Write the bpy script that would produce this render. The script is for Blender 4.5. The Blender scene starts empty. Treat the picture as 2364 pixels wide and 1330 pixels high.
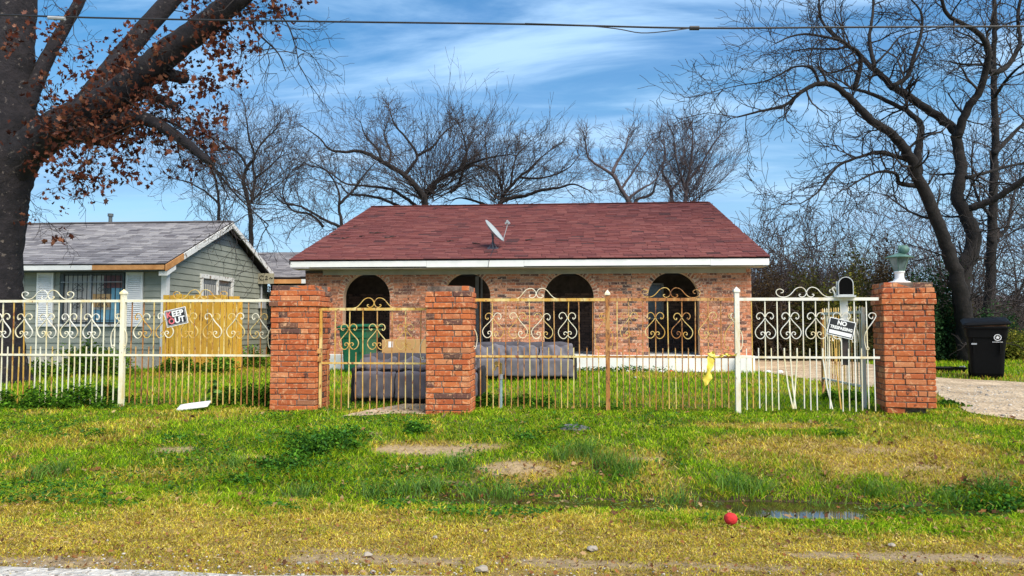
import bpy, bmesh, math, random
import numpy as np
from mathutils import Vector, Matrix
random.seed(7)
R = math.radians
sc = bpy.context.scene
col = sc.collection

# ------------------------------------------------------------------ camera
F_PX, CX, CY, EYE = 1720.0, 1182.0, 665.0, 1.04
YAW, PITCH = R(4.6), R(2.83)
cam_d = bpy.data.cameras.new('camera')
cam = bpy.data.objects.new('camera', cam_d)
col.objects.link(cam)
cam.location = (0, 0, EYE)
cam.rotation_euler = (math.pi / 2 + PITCH, 0, YAW)
cam_d.sensor_width = 36
cam_d.lens = 36 * F_PX / 2364
cam_d.clip_end = 2000
sc.camera = cam

# ------------------------------------------------------------------ sky
SUN_EL, SUN_AZ = R(46), R(140)        # azimuth measured from +Y towards +X (behind the camera, to the right)
w = bpy.data.worlds.new('World')
sc.world = w
w.use_nodes = True
nt = w.node_tree
nt.nodes.clear()


def wn(t, **k):
    n = nt.nodes.new(t)
    for a, b in k.items():
        setattr(n, a, b)
    return n


wo = wn('ShaderNodeOutputWorld')
bg = wn('ShaderNodeBackground')
sky = wn('ShaderNodeTexSky', sky_type='NISHITA')
sky.sun_disc = False
sky.sun_elevation = SUN_EL
sky.sun_rotation = SUN_AZ
sky.air_density = 1.0
sky.dust_density = 0.3
sky.ozone_density = 2.0
hs = wn('ShaderNodeHueSaturation')
hs.inputs['Saturation'].default_value = 1.38
hs.inputs['Hue'].default_value = 0.494
hs.inputs['Value'].default_value = 0.86
tc = wn('ShaderNodeTexCoord')
sep = wn('ShaderNodeSeparateXYZ')
nt.links.new(tc.outputs['Generated'], sep.inputs[0])
zc = wn('ShaderNodeMath', operation='MAXIMUM')
nt.links.new(sep.outputs['Z'], zc.inputs[0])
zc.inputs[1].default_value = 0.0
za = wn('ShaderNodeMath', operation='ADD')
nt.links.new(zc.outputs[0], za.inputs[0])
za.inputs[1].default_value = 0.12
dx = wn('ShaderNodeMath', operation='DIVIDE')
dy = wn('ShaderNodeMath', operation='DIVIDE')
nt.links.new(sep.outputs['X'], dx.inputs[0])
nt.links.new(za.outputs[0], dx.inputs[1])
nt.links.new(sep.outputs['Y'], dy.inputs[0])
nt.links.new(za.outputs[0], dy.inputs[1])
cmb = wn('ShaderNodeCombineXYZ')
nt.links.new(dx.outputs[0], cmb.inputs[0])
nt.links.new(dy.outputs[0], cmb.inputs[1])


def cloud_layer(rot, scale, loc, nscale, lo, hi, detail=7.0):
    mp = wn('ShaderNodeMapping')
    mp.inputs['Rotation'].default_value = (0, 0, R(rot))
    mp.inputs['Scale'].default_value = scale
    mp.inputs['Location'].default_value = loc
    nt.links.new(cmb.outputs[0], mp.inputs[0])
    nz = wn('ShaderNodeTexNoise')
    nz.inputs['Scale'].default_value = nscale
    nz.inputs['Detail'].default_value = detail
    nz.inputs['Roughness'].default_value = 0.58
    nz.inputs['Distortion'].default_value = 0.5
    nt.links.new(mp.outputs[0], nz.inputs['Vector'])
    mr = wn('ShaderNodeMapRange', interpolation_type='SMOOTHSTEP')
    mr.inputs['From Min'].default_value = lo
    mr.inputs['From Max'].default_value = hi
    nt.links.new(nz.outputs['Fac'], mr.inputs['Value'])
    return mr


nt.links.new(sky.outputs[0], hs.inputs['Color'])
c1 = cloud_layer(-14, (0.55, 1.5, 1), (3.1, 1.7, 0), 1.5, 0.42, 0.68)     # thin bright cirrus streaks
c2 = cloud_layer(8, (0.35, 1.0, 1), (8.3, 4.4, 0), 0.95, 0.40, 0.66)       # grey-lilac veils
m1 = wn('ShaderNodeMix', data_type='RGBA')
k1 = wn('ShaderNodeMath', operation='MULTIPLY')
k1.inputs[1].default_value = 0.55
nt.links.new(c2.outputs[0], k1.inputs[0])
nt.links.new(k1.outputs[0], m1.inputs['Factor'])
nt.links.new(hs.outputs[0], m1.inputs['A'])
m1.inputs['B'].default_value = (1.1, 2.25, 4.4, 1)
m2 = wn('ShaderNodeMix', data_type='RGBA')
k2 = wn('ShaderNodeMath', operation='MULTIPLY')
k2.inputs[1].default_value = 0.85
nt.links.new(c1.outputs[0], k2.inputs[0])
nt.links.new(k2.outputs[0], m2.inputs['Factor'])
nt.links.new(m1.outputs['Result'], m2.inputs['A'])
m2.inputs['B'].default_value = (3.3, 4.9, 6.8, 1)
# low grey-blue stratus all round the horizon
hz = wn('ShaderNodeMapRange', interpolation_type='SMOOTHSTEP')
hz.inputs['From Min'].default_value = 0.42
hz.inputs['From Max'].default_value = 0.0
hz.inputs['To Min'].default_value = 0.0
hz.inputs['To Max'].default_value = 0.72
nt.links.new(zc.outputs[0], hz.inputs['Value'])
m3 = wn('ShaderNodeMix', data_type='RGBA')
nt.links.new(hz.outputs[0], m3.inputs['Factor'])
nt.links.new(m2.outputs['Result'], m3.inputs['A'])
m3.inputs['B'].default_value = (2.35, 3.8, 5.3, 1)
nt.links.new(m3.outputs['Result'], bg.inputs['Color'])
bg.inputs['Strength'].default_value = 0.062
nt.links.new(bg.outputs[0], wo.inputs[0])

# ------------------------------------------------------------------ sun (thin cloud: soft)
sl = bpy.data.lights.new('sun', 'SUN')
sl.energy = 1.95
sl.angle = R(48)
sl.color = (1.0, 0.91, 0.76)
sun = bpy.data.objects.new('sun', sl)
col.objects.link(sun)
sd = Vector((math.sin(SUN_AZ) * math.cos(SUN_EL), math.cos(SUN_AZ) * math.cos(SUN_EL), math.sin(SUN_EL)))
sun.rotation_euler = sd.to_track_quat('Z', 'Y').to_euler()
sun.location = sd * 40

sc.view_settings.view_transform = 'Standard'
sc.view_settings.look = 'None'
sc.view_settings.exposure = 1.60
sc.view_settings.gamma = 1
sc.view_settings.use_curve_mapping = False


# ------------------------------------------------------------------ helpers
def at(px, py, Y):
    """world point on the vertical plane at distance Y seen at photo pixel (px, py)"""
    a, b = (px - CX) / F_PX, -(py - CY) / F_PX
    f = Vector((-math.sin(YAW) * math.cos(PITCH), math.cos(YAW) * math.cos(PITCH), math.sin(PITCH)))
    r = Vector((math.cos(YAW), math.sin(YAW), 0))
    u = r.cross(f)
    d = f + r * a + u * b
    t = Y / d.y
    return Vector((d.x * t, Y, EYE + d.z * t))


def hash2(i, j, s):
    h = (i * 374761393 + j * 668265263 + s * 974634777) & 0xFFFFFFFF
    h = ((h ^ (h >> 13)) * 1274126177) & 0xFFFFFFFF
    return ((h ^ (h >> 16)) & 0xFFFF) / 65535.0


def vn(x, y, sc_=1.0, seed=0):
    """smooth value noise 0..1, vectorised"""
    x = np.asarray(x, float) / sc_ + 1000.0
    y = np.asarray(y, float) / sc_ + 1000.0
    i = np.floor(x).astype(np.int64)
    j = np.floor(y).astype(np.int64)
    fx, fy = x - i, y - j
    fx = fx * fx * (3 - 2 * fx)
    fy = fy * fy * (3 - 2 * fy)
    a, b = hash2(i, j, seed), hash2(i + 1, j, seed)
    c, d = hash2(i, j + 1, seed), hash2(i + 1, j + 1, seed)
    return (a * (1 - fx) + b * fx) * (1 - fy) + (c * (1 - fx) + d * fx) * fy


def fbm(x, y, s, seed=0):
    return (vn(x, y, s, seed) * 0.5 + vn(x, y, s * 0.47, seed + 1) * 0.3 + vn(x, y, s * 0.21, seed + 2) * 0.2)


PY = [-60, 3.3, 3.7, 4.4, 5.2, 5.62, 6.02, 6.42, 6.8, 7.6, 8.6, 9.6, 16, 25, 400]
PZ = [-.15, -.15, -.155, -.19, -.265, -.335, -.435, -.335, -.22, -.10, -.01, 0, 0, 0, 0]


def tz(x, y):
    x = np.asarray(x, float)
    y = np.asarray(y, float)
    z = np.interp(y, PY, PZ)
    amp = np.interp(y, [3.5, 4.5, 5.5, 7, 9, 12, 30], [0, .03, .06, .12, .04, .035, .0])
    z = z + amp * (fbm(x, y, 1.1, 3) - 0.5)
    # the ditch gets shallower towards the neighbour's side and the driveway
    fill = np.clip((-x - 0.9) / .9, 0, 1) * 0.055 + np.clip((-x - 3.0) / 1.5, 0, 1) * 0.06 + np.clip((x - 3.1) / 1.2, 0, 1) * 0.13
    z = z + fill * np.exp(-((y - 6.05) / 0.7) ** 2)
    z = z - .16 * np.exp(-((x - 1.66) / .38) ** 4 - ((y - 5.84) / .34) ** 4)      # an open puddle
    return z


def tz1(x, y):
    return float(tz(np.array([x]), np.array([y]))[0])


def gp(px, py):
    """point of the terrain seen at a photo pixel"""
    lo, hi = 2.5, 60.0
    for _ in range(50):
        m = (lo + hi) / 2
        p = at(px, py, m)
        if p.z > tz1(p.x, m):
            lo = m
        else:
            hi = m
    p = at(px, py, lo)
    p.z = tz1(p.x, p.y)
    return p


def tag(o, label=None, cat=None, group=None, kind=None):
    if label: o['label'] = label
    if cat: o['category'] = cat
    if group: o['group'] = group
    if kind: o['kind'] = kind
    return o


def empty(name, loc, rz=0, label=None, cat=None, group=None):
    o = bpy.data.objects.new(name, None)
    o.empty_display_size = 0.1
    col.objects.link(o)
    o.location = loc
    o.rotation_euler = (0, 0, rz)
    return tag(o, label, cat, group)


def wloc(o):
    v = Vector((0, 0, 0))
    while o is not None:
        v = v + Vector(o.location)
        o = o.parent
    return v


def link(name, me, parent=None, loc=(0, 0, 0), rot=None, m=None):
    o = bpy.data.objects.new(name, me)
    col.objects.link(o)
    o.parent = parent
    o.location = loc
    if rot: o.rotation_euler = rot
    if m is not None:
        if len(me.materials) == 0:
            me.materials.append(m)
        o.material_slots[0].link = 'OBJECT'
        o.material_slots[0].material = m
    return o


class MB:
    """collects shapes and links them as one mesh object"""

    def __init__(s):
        s.v, s.f, s.c = [], [], []
        s.smooth = False

    def add(s, vs, fs):
        b = len(s.v)
        s.v += [tuple(v) for v in vs]
        s.f += [tuple(i + b for i in f) for f in fs]
        return s

    def box(s, x0, x1, y0, y1, z0, z1):
        return s.add([(x0, y0, z0), (x1, y0, z0), (x1, y1, z0), (x0, y1, z0), (x0, y0, z1), (x1, y0, z1), (x1, y1, z1), (x0, y1, z1)],
                     [(0, 3, 2, 1), (4, 5, 6, 7), (0, 1, 5, 4), (1, 2, 6, 5), (2, 3, 7, 6), (3, 0, 4, 7)])

    def obox(s, c, size, M):
        vs = []
        for k in (-1, 1):
            for i, j in ((-1, -1), (1, -1), (1, 1), (-1, 1)):
                vs.append(Vector(c) + M @ Vector((i * size[0] / 2, j * size[1] / 2, k * size[2] / 2)))
        return s.add(vs, [(0, 3, 2, 1), (4, 5, 6, 7), (0, 1, 5, 4), (1, 2, 6, 5), (2, 3, 7, 6), (3, 0, 4, 7)])

    def bar(s, a, b, w_, h_, up=(0, 0, 1)):
        a, b = Vector(a), Vector(b)
        d = (b - a).normalized()
        up = Vector(up)
        if abs(d.dot(up)) > 0.95: up = Vector((0, 1, 0))
        x = d.cross(up).normalized() * w_ / 2
        y = x.cross(d).normalized() * h_ / 2
        vs = [p + i * x + j * y for p in (a, b) for i, j in ((-1, -1), (1, -1), (1, 1), (-1, 1))]
        return s.add(vs, [(0, 1, 2, 3), (7, 6, 5, 4), (0, 4, 5, 1), (1, 5, 6, 2), (2, 6, 7, 3), (3, 7, 4, 0)])

    def tube(s, pts, rad, n=8, cap=True, flat=None, jit=0.0):
        pts = [Vector(p) for p in pts]
        if not hasattr(rad, '__len__'): rad = [rad] * len(pts)
        vs, fs = [], []
        pn = None
        for i, p in enumerate(pts):
            d = (pts[min(i + 1, len(pts) - 1)] - pts[max(i - 1, 0)]).normalized()
            if pn is None:
                a = Vector((0, 1, 0)) if abs(d.y) < 0.9 else Vector((1, 0, 0))
                pn = (a - d * a.dot(d)).normalized()
            else:
                pn = (pn - d * pn.dot(d)).normalized()
            q = d.cross(pn)
            for k in range(n):
                t = 2 * math.pi * k / n + (math.pi / 4 if n == 4 else 0)
                r1 = rad[i] * (1 + (random.uniform(-jit, jit) if jit else 0))
                r2 = r1 if flat is None else flat * 0.5
                if flat is not None:
                    vs.append(p + pn * math.copysign(flat, math.cos(t)) * 0.5 + q * math.copysign(rad[i], math.sin(t)))
                else:
                    vs.append(p + pn * math.cos(t) * r1 + q * math.sin(t) * r1)
        for i in range(len(pts) - 1):
            for k in range(n):
                a, b = i * n + k, i * n + (k + 1) % n
                fs.append((a, b, b + n, a + n))
        if cap:
            fs.append(tuple(range(n - 1, -1, -1)))
            m = (len(pts) - 1) * n
            fs.append(tuple(m + k for k in range(n)))
        return s.add(vs, fs)

    def loft(s, rings, cap=True):
        n = len(rings[0])
        vs = [p for r in rings for p in r]
        fs = []
        for i in range(len(rings) - 1):
            for k in range(n):
                a, b = i * n + k, i * n + (k + 1) % n
                fs.append((a, b, b + n, a + n))
        if cap:
            fs.append(tuple(range(n - 1, -1, -1)))
            m = (len(rings) - 1) * n
            fs.append(tuple(m + k for k in range(n)))
        return s.add(vs, fs)

    def prism(s, pts, d):
        """planar polygon pts extruded by vector d"""
        pts = [Vector(p) for p in pts]
        n = len(pts)
        vs = pts + [p + Vector(d) for p in pts]
        fs = [tuple(range(n)), tuple(range(2 * n - 1, n - 1, -1))]
        fs += [(i, i + n, (i + 1) % n + n, (i + 1) % n) for i in range(n)]
        return s.add(vs, fs)

    def mesh(s, name, off=Vector((0, 0, 0)), smooth=False):
        me = bpy.data.meshes.new(name)
        me.from_pydata([(v[0] - off[0], v[1] - off[1], v[2] - off[2]) for v in s.v], [], s.f)
        bm = bmesh.new()
        bm.from_mesh(me)
        bmesh.ops.recalc_face_normals(bm, faces=bm.faces)
        bm.to_mesh(me)
        bm.free()
        if smooth:
            me.polygons.foreach_set('use_smooth', [True] * len(me.polygons))
        return me

    def build(s, name, m, parent=None, local=False, smooth=False, bevel=0.0):
        """vertices are in world space unless local (then in the parent's space)"""
        if local:
            off = Vector((0, 0, 0))
        elif parent is not None:
            off = wloc(parent)
        else:
            a = np.array(s.v)
            off = Vector(((a[:, 0].min() + a[:, 0].max()) / 2, (a[:, 1].min() + a[:, 1].max()) / 2, a[:, 2].min()))
        me = s.mesh(name, off, smooth)
        me.materials.append(m)
        o = bpy.data.objects.new(name, me)
        col.objects.link(o)
        o.parent = parent
        if parent is None: o.location = off
        if bevel:
            b = o.modifiers.new('bevel', 'BEVEL')
            b.width = bevel
            b.segments = 2
        return o


def np_mesh(name, V, F, m, C=None, smooth=False):
    """V (n,3), F (m,k) numpy arrays, C optional (n,4) colours"""
    me = bpy.data.meshes.new(name)
    k = F.shape[1]
    me.vertices.add(len(V))
    me.vertices.foreach_set('co', np.ascontiguousarray(V, dtype=np.float32).ravel())
    me.loops.add(F.size)
    me.loops.foreach_set('vertex_index', np.ascontiguousarray(F, dtype=np.int32).ravel())
    me.polygons.add(len(F))
    me.polygons.foreach_set('loop_start', np.arange(0, F.size, k, dtype=np.int32))
    me.polygons.foreach_set('loop_total', np.full(len(F), k, dtype=np.int32))
    if smooth: me.polygons.foreach_set('use_smooth', np.ones(len(F), dtype=bool))
    if C is not None:
        ca = me.color_attributes.new('Col', 'FLOAT_COLOR', 'POINT')
        ca.data.foreach_set('color', np.ascontiguousarray(C, dtype=np.float32).ravel())
    me.update()
    me.validate()
    me.materials.append(m)
    return me


def catmull(pts, n=6):
    P = [Vector(p) for p in pts]
    P = [P[0] * 2 - P[1]] + P + [P[-1] * 2 - P[-2]]
    out = []
    for i in range(1, len(P) - 2):
        for k in range(n):
            t = k / n
            a, b, c, d = P[i - 1], P[i], P[i + 1], P[i + 2]
            out.append(0.5 * ((2 * b) + (c - a) * t + (2 * a - 5 * b + 4 * c - d) * t * t + (3 * b - a - 3 * c + d) * t ** 3))
    out.append(P[-2])
    return out


def soft_box(sx, sy, sz, r, n=10, wr=0.0, seed=0, bulge=0.0):
    """rounded, slightly wrinkled cushion-like block, centred on x,y with its base at z = 0"""
    rnd = random.Random(seed)
    ph = [rnd.uniform(0, 6) for _ in range(6)]
    bm = bmesh.new()
    bmesh.ops.create_cube(bm, size=2)
    bmesh.ops.subdivide_edges(bm, edges=bm.edges, cuts=n, use_grid_fill=True)
    h = Vector((sx / 2, sy / 2, sz / 2))
    for v in bm.verts:
        p = Vector((v.co.x * h.x, v.co.y * h.y, v.co.z * h.z))
        core = Vector((max(-h.x + r, min(h.x - r, p.x)), max(-h.y + r, min(h.y - r, p.y)), max(-h.z + r, min(h.z - r, p.z))))
        d = p - core
        if d.length > 1e-6: p = core + d.normalized() * min(d.length, r)
        nrm = Vector((v.co.x ** 5, v.co.y ** 5, v.co.z ** 5))
        nrm = nrm.normalized() if nrm.length > 0 else nrm
        bl = bulge * (1 - v.co.x ** 2) * (1 - v.co.z ** 2) if abs(v.co.y) > 0.99 else bulge * (1 - v.co.x ** 2) * (1 - v.co.y ** 2)
        wv = wr * (math.sin(p.x * 17 + p.z * 9 + ph[0]) + 0.7 * math.sin(p.z * 31 - p.x * 23 + ph[1]) + 0.5 * math.sin(p.x * 47 + p.y * 30 + p.z * 20 + ph[2]))
        v.co = p + nrm * (bl + wv) + Vector((0, 0, h.z))
    me = bpy.data.meshes.new('soft')
    bm.to_mesh(me)
    bm.free()
    me.polygons.foreach_set('use_smooth', [True] * len(me.polygons))
    return me


# ------------------------------------------------------------------ materials
def new_mat(name):
    m = bpy.data.materials.new(name)
    m.use_nodes = True
    t = m.node_tree
    t.nodes.clear()
    o = t.nodes.new('ShaderNodeOutputMaterial')
    b = t.nodes.new('ShaderNodeBsdfPrincipled')
    t.links.new(b.outputs[0], o.inputs[0])
    return m, t, b


def noise(t, scale, detail=4, rough=0.6, coord=None, dist=0.0):
    n = t.nodes.new('ShaderNodeTexNoise')
    n.inputs['Scale'].default_value = scale
    n.inputs['Detail'].default_value = detail
    n.inputs['Roughness'].default_value = rough
    n.inputs['Distortion'].default_value = dist
    if coord is not None: t.links.new(coord, n.inputs['Vector'])
    return n


def ramp(t, fac, stops):
    r = t.nodes.new('ShaderNodeValToRGB')
    e = r.color_ramp.elements
    while len(e) < len(stops): e.new(0.5)
    for el, (p, c) in zip(e, stops):
        el.position = p
        el.color = (*c, 1) if len(c) == 3 else c
    t.links.new(fac, r.inputs[0])
    return r


def mixc(t, fac, a, b, mode='MIX'):
    m = t.nodes.new('ShaderNodeMix')
    m.data_type = 'RGBA'
    m.blend_type = mode
    for key, val in (('Factor', fac), ('A', a), ('B', b)):
        if isinstance(val, (int, float)): m.inputs[key].default_value = val
        elif isinstance(val, tuple): m.inputs[key].default_value = (*val, 1) if len(val) == 3 else val
        else: t.links.new(val, m.inputs[key])
    return m.outputs['Result']


def bump(t, b, h, strength=0.3, dist=0.01):
    n = t.nodes.new('ShaderNodeBump')
    n.inputs['Strength'].default_value = strength
    n.inputs['Distance'].default_value = dist
    t.links.new(h, n.inputs['Height'])
    t.links.new(n.outputs[0], b.inputs['Normal'])


def coords(t, kind='world'):
    if kind == 'world':
        return t.nodes.new('ShaderNodeNewGeometry').outputs['Position']
    return t.nodes.new('ShaderNodeTexCoord').outputs['Object']


def two_tone(name, a, b_, scale=6, rough=0.8, bs=0.2, bd=0.004, lo=0.35, hi=0.65, spots=None, spot_scale=20, spot_at=0.62, detail=5, bump_scale=None, metallic=0):
    m, t, b = new_mat(name)
    c = coords(t)
    n = noise(t, scale, detail, 0.65, c)
    r = ramp(t, n.outputs['Fac'], [(lo, a), (hi, b_)])
    out = r.outputs[0]
    if spots:
        n2 = noise(t, spot_scale, 6, 0.7, c)
        k = ramp(t, n2.outputs['Fac'], [(spot_at, (0, 0, 0)), (min(spot_at + 0.07, 1), (1, 1, 1))])
        out = mixc(t, k.outputs[0], out, spots)
    t.links.new(out, b.inputs['Base Color'])
    b.inputs['Roughness'].default_value = rough
    b.inputs['Metallic'].default_value = metallic
    if bs:
        n3 = noise(t, bump_scale or scale * 6, 6, 0.7, c)
        bump(t, b, n3.outputs['Fac'], bs, bd)
    return m


def piece_mat(name, stops, rough=0.85, speck=None, speck_scale=60, speck_at=0.55, speck_w=0.1, speck_k=.85, dark=None, dark_scale=9, dark_at=0.62, bs=0.4, bd=0.004, patch=None, patch_scale=0.8, stretch=(1, 1, 1)):
    """every separate piece (object or mesh island) takes its own tone from the ramp"""
    m, t, b = new_mat(name)
    oi = t.nodes.new('ShaderNodeObjectInfo')
    ge = t.nodes.new('ShaderNodeNewGeometry')
    ad = t.nodes.new('ShaderNodeMath')
    ad.operation = 'ADD'
    t.links.new(oi.outputs['Random'], ad.inputs[0])
    t.links.new(ge.outputs['Random Per Island'], ad.inputs[1])
    fr = t.nodes.new('ShaderNodeMath')
    fr.operation = 'FRACT'
    t.links.new(ad.outputs[0], fr.inputs[0])
    r = ramp(t, fr.outputs[0], stops)
    out = r.outputs[0]
    mp = t.nodes.new('ShaderNodeMapping')
    mp.inputs['Scale'].default_value = stretch
    t.links.new(ge.outputs['Position'], mp.inputs[0])
    pos = mp.outputs[0]
    if patch:
        n = noise(t, patch_scale, 4, 0.6, pos)
        k = ramp(t, n.outputs['Fac'], [(0.42, (0, 0, 0)), (0.66, (.75, .75, .75))])
        out = mixc(t, k.outputs[0], out, patch)
    if speck:
        n = noise(t, speck_scale, 5, 0.7, pos, 0.6)
        k = ramp(t, n.outputs['Fac'], [(speck_at, (0, 0, 0)), (speck_at + speck_w, (speck_k,) * 3)])
        out = mixc(t, k.outputs[0], out, speck)
    if dark:
        n = noise(t, dark_scale, 6, 0.7, pos, 0.4)
        k = ramp(t, n.outputs['Fac'], [(dark_at, (0, 0, 0)), (dark_at + 0.07, (.92, .92, .92))])
        out = mixc(t, k.outputs[0], out, dark)
    t.links.new(out, b.inputs['Base Color'])
    b.inputs['Roughness'].default_value = rough
    n = noise(t, 90, 6, 0.7, pos)
    bump(t, b, n.outputs['Fac'], bs, bd)
    return m


def plain(name, c, rough=0.6, metallic=0.0, var=0.12, scale=14, bs=0.08):
    a = tuple(x * (1 - var) for x in c)
    d = tuple(min(1, x * (1 + var)) for x in c)
    return two_tone(name, a, d, scale, rough, bs, 0.002, metallic=metallic)


def leaf_mat(name, trans=0.3, rough=0.6):
    m = bpy.data.materials.new(name)
    m.use_nodes = True
    t = m.node_tree
    t.nodes.clear()
    o = t.nodes.new('ShaderNodeOutputMaterial')
    a = t.nodes.new('ShaderNodeAttribute')
    a.attribute_name = 'Col'
    d = t.nodes.new('ShaderNodeBsdfDiffuse')
    tr = t.nodes.new('ShaderNodeBsdfTranslucent')
    mx = t.nodes.new('ShaderNodeMixShader')
    mx.inputs[0].default_value = trans
    t.links.new(a.outputs['Color'], d.inputs['Color'])
    t.links.new(a.outputs['Color'], tr.inputs['Color'])
    t.links.new(d.outputs[0], mx.inputs[1])
    t.links.new(tr.outputs[0], mx.inputs[2])
    t.links.new(mx.outputs[0], o.inputs[0])
    return m


def paint_mat(name, paint, stain, rust, st_at, ru_at, rough=0.5):
    """old paint on iron: yellowed stain streaks and rust breaking through"""
    m, t, b = new_mat(name)
    c = coords(t)
    mp = t.nodes.new('ShaderNodeMapping')
    mp.inputs['Scale'].default_value = (1, 1, 0.35)
    t.links.new(c, mp.inputs[0])
    n1 = noise(t, 7, 5, 0.65, mp.outputs[0])
    k1 = ramp(t, n1.outputs['Fac'], [(st_at - 0.08, (0, 0, 0)), (st_at + 0.1, (1, 1, 1))])
    n2 = noise(t, 26, 6, 0.72, mp.outputs[0])
    k2 = ramp(t, n2.outputs['Fac'], [(ru_at, (0, 0, 0)), (ru_at + 0.07, (1, 1, 1))])
    o1 = mixc(t, k1.outputs[0], paint, stain)
    o2 = mixc(t, k2.outputs[0], o1, rust)
    t.links.new(o2, b.inputs['Base Color'])
    b.inputs['Roughness'].default_value = rough
    bump(t, b, n2.outputs['Fac'], 0.25, 0.003)
    return m


M = {}
M['brick'] = piece_mat('orange_red_brick', [(0, (.36, .080, .022)), (.3, (.48, .115, .030)), (.55, (.54, .150, .042)), (.75, (.42, .090, .026)), (.90, (.58, .22, .09)), (.95, (.10, .045, .032)), (1, (.14, .055, .04))],
                       speck=(.82, .47, .25), speck_scale=19, speck_at=.52, speck_w=.13, speck_k=.62, dark=(.035, .02, .018), dark_scale=10, dark_at=.60, bs=.7, bd=.006)
M['mortar'] = two_tone('sooty_mortar', (.07, .05, .04), (.30, .21, .16), 9, .95, .4, .004)
M['house_brick'] = piece_mat('pink_mottled_brick', [(0, (.52, .175, .080)), (.30, (.60, .25, .13)), (.55, (.48, .14, .060)), (.72, (.66, .36, .22)), (.80, (.085, .05, .045)), (1, (.15, .075, .06))],
                             speck=(.84, .57, .42), speck_scale=19, speck_at=.54, speck_w=.10, dark=(.05, .024, .020), dark_scale=16, dark_at=.555, bs=.6, bd=.005, patch=(.50, .17, .08), patch_scale=.55)
M['house_mortar'] = two_tone('pink_buff_mortar', (.54, .34, .22), (.68, .47, .33), 9, .95, .4, .004)
M['shingle_red'] = piece_mat('red_asphalt_shingle', [(0, (.135, .034, .032)), (.4, (.180, .046, .040)), (.75, (.225, .072, .060)), (.92, (.13, .034, .032)), (1, (.06, .022, .022))],
                             rough=.95, speck=(.27, .085, .07), speck_scale=120, speck_at=.6, dark=(.08, .028, .030), dark_scale=4.5, dark_at=.66, bs=.5)
M['shingle_grey'] = piece_mat('grey_asphalt_shingle', [(0, (.15, .14, .15)), (.5, (.25, .235, .245)), (.9, (.34, .32, .32)), (1, (.10, .09, .10))], rough=.95,
                              speck=(.40, .38, .37), speck_scale=120, speck_at=.6, dark=(.11, .10, .11), dark_scale=3, dark_at=.66, bs=.5)
M['roof_edge'] = plain('dark_roof_felt', (.028, .022, .024), .95)
M['white_trim'] = two_tone('white_trim_paint', (.74, .75, .74), (.84, .84, .82), 3, .6, .1, .003, spots=(.48, .44, .38), spot_scale=7, spot_at=.68)
M['peeling_trim'] = two_tone('peeling_white_trim', (.66, .66, .64), (.78, .78, .76), 4, .7, .2, .003, spots=(.22, .16, .11), spot_scale=9, spot_at=.55)
M['raw_wood'] = two_tone('fresh_orange_timber', (.46, .20, .06), (.60, .30, .11), 5, .75, .15, .003, spots=(.22, .09, .03), spot_scale=14, spot_at=.70)
M['frieze'] = two_tone('grey_beige_frieze', (.32, .29, .24), (.42, .38, .31), 2, .8, .1, .003, spots=(.16, .14, .11), spot_scale=5, spot_at=.66)
M['slab'] = two_tone('whitewashed_slab', (.72, .72, .68), (.84, .84, .80), 4, .8, .2, .004, spots=(.36, .33, .28), spot_scale=11, spot_at=.67)
M['concrete'] = two_tone('pale_concrete', (.42, .38, .32), (.60, .56, .48), 5, .9, .4, .006, spots=(.26, .23, .18), spot_scale=30, spot_at=.6)
M['dark_in'] = plain('dark_porch_ceiling', (.035, .03, .03), .9)  # even near-black tone for the porch ceiling
M['dark_wood'] = plain('dark_door_wood', (.05, .035, .03), .6)
M['frame_grey'] = plain('weathered_grey_frame', (.36, .38, .40), .6)
M['siding'] = two_tone('grey_green_siding', (.25, .27, .225), (.32, .335, .285), 2.2, .7, .12, .003, spots=(.40, .41, .38), spot_scale=6, spot_at=.70)
M['siding_dark'] = plain('slate_trim_paint', (.085, .105, .115), .7)
M['shutter'] = two_tone('white_shutter_vinyl', (.76, .77, .77), (.84, .84, .84), 6, .5, .05)
M['glass'] = plain('dusty_dark_glass', (.10, .12, .14), .12, var=.3)
M['curtain'] = two_tone('grey_drawn_curtain', (.42, .41, .39), (.55, .53, .50), 3, .9, .2)
M['curtain_orange'] = two_tone('tan_orange_cloth', (.55, .33, .14), (.62, .42, .22), 3, .9, .2)
M['curtain_blue'] = two_tone('light_blue_cloth', (.12, .33, .50), (.20, .44, .58), 3, .9, .2)
M['curtain_plum'] = two_tone('plum_cloth', (.12, .07, .10), (.26, .12, .10), 3, .9, .2)
M['iron_black'] = plain('black_window_bars', (.02, .02, .022), .5)
M['plank'] = piece_mat('golden_fence_plank', [(0, (.52, .26, .02)), (.5, (.74, .43, .045)), (1, (.60, .30, .03))], speck=(.80, .52, .09), speck_scale=12, dark=(.15, .065, .02), dark_scale=5, dark_at=.57, stretch=(1, 1, .25))
M['cream'] = paint_mat('cream_fence_paint', (.80, .76, .60), (.74, .60, .28), (.30, .11, .03), .56, .62)
M['yellowed'] = paint_mat('yellowed_fence_paint', (.72, .58, .24), (.60, .34, .06), (.28, .09, .025), .48, .54)
M['rusty'] = paint_mat('rusting_fence_paint', (.58, .34, .12), (.38, .15, .035), (.13, .045, .02), .45, .52, .75)
M['white_iron'] = paint_mat('white_fence_paint', (.76, .74, .66), (.68, .56, .32), (.26, .12, .05), .56, .62)
M['bark'] = two_tone('dark_bark', (.006, .005, .005), (.022, .017, .016), 7, .95, .9, .03, bump_scale=16)
M['bark_left'] = two_tone('mottled_sycamore_bark', (.007, .006, .009), (.026, .021, .025), 5, .95, 1.0, .04, spots=(.15, .125, .11), spot_scale=9, spot_at=.60, bump_scale=14)
M['twig'] = plain('grey_brown_twig', (.026, .020, .019), .95, bs=0)
M['twig_far'] = plain('far_lilac_grey_twig', (.090, .070, .076), .95, bs=0)
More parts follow.
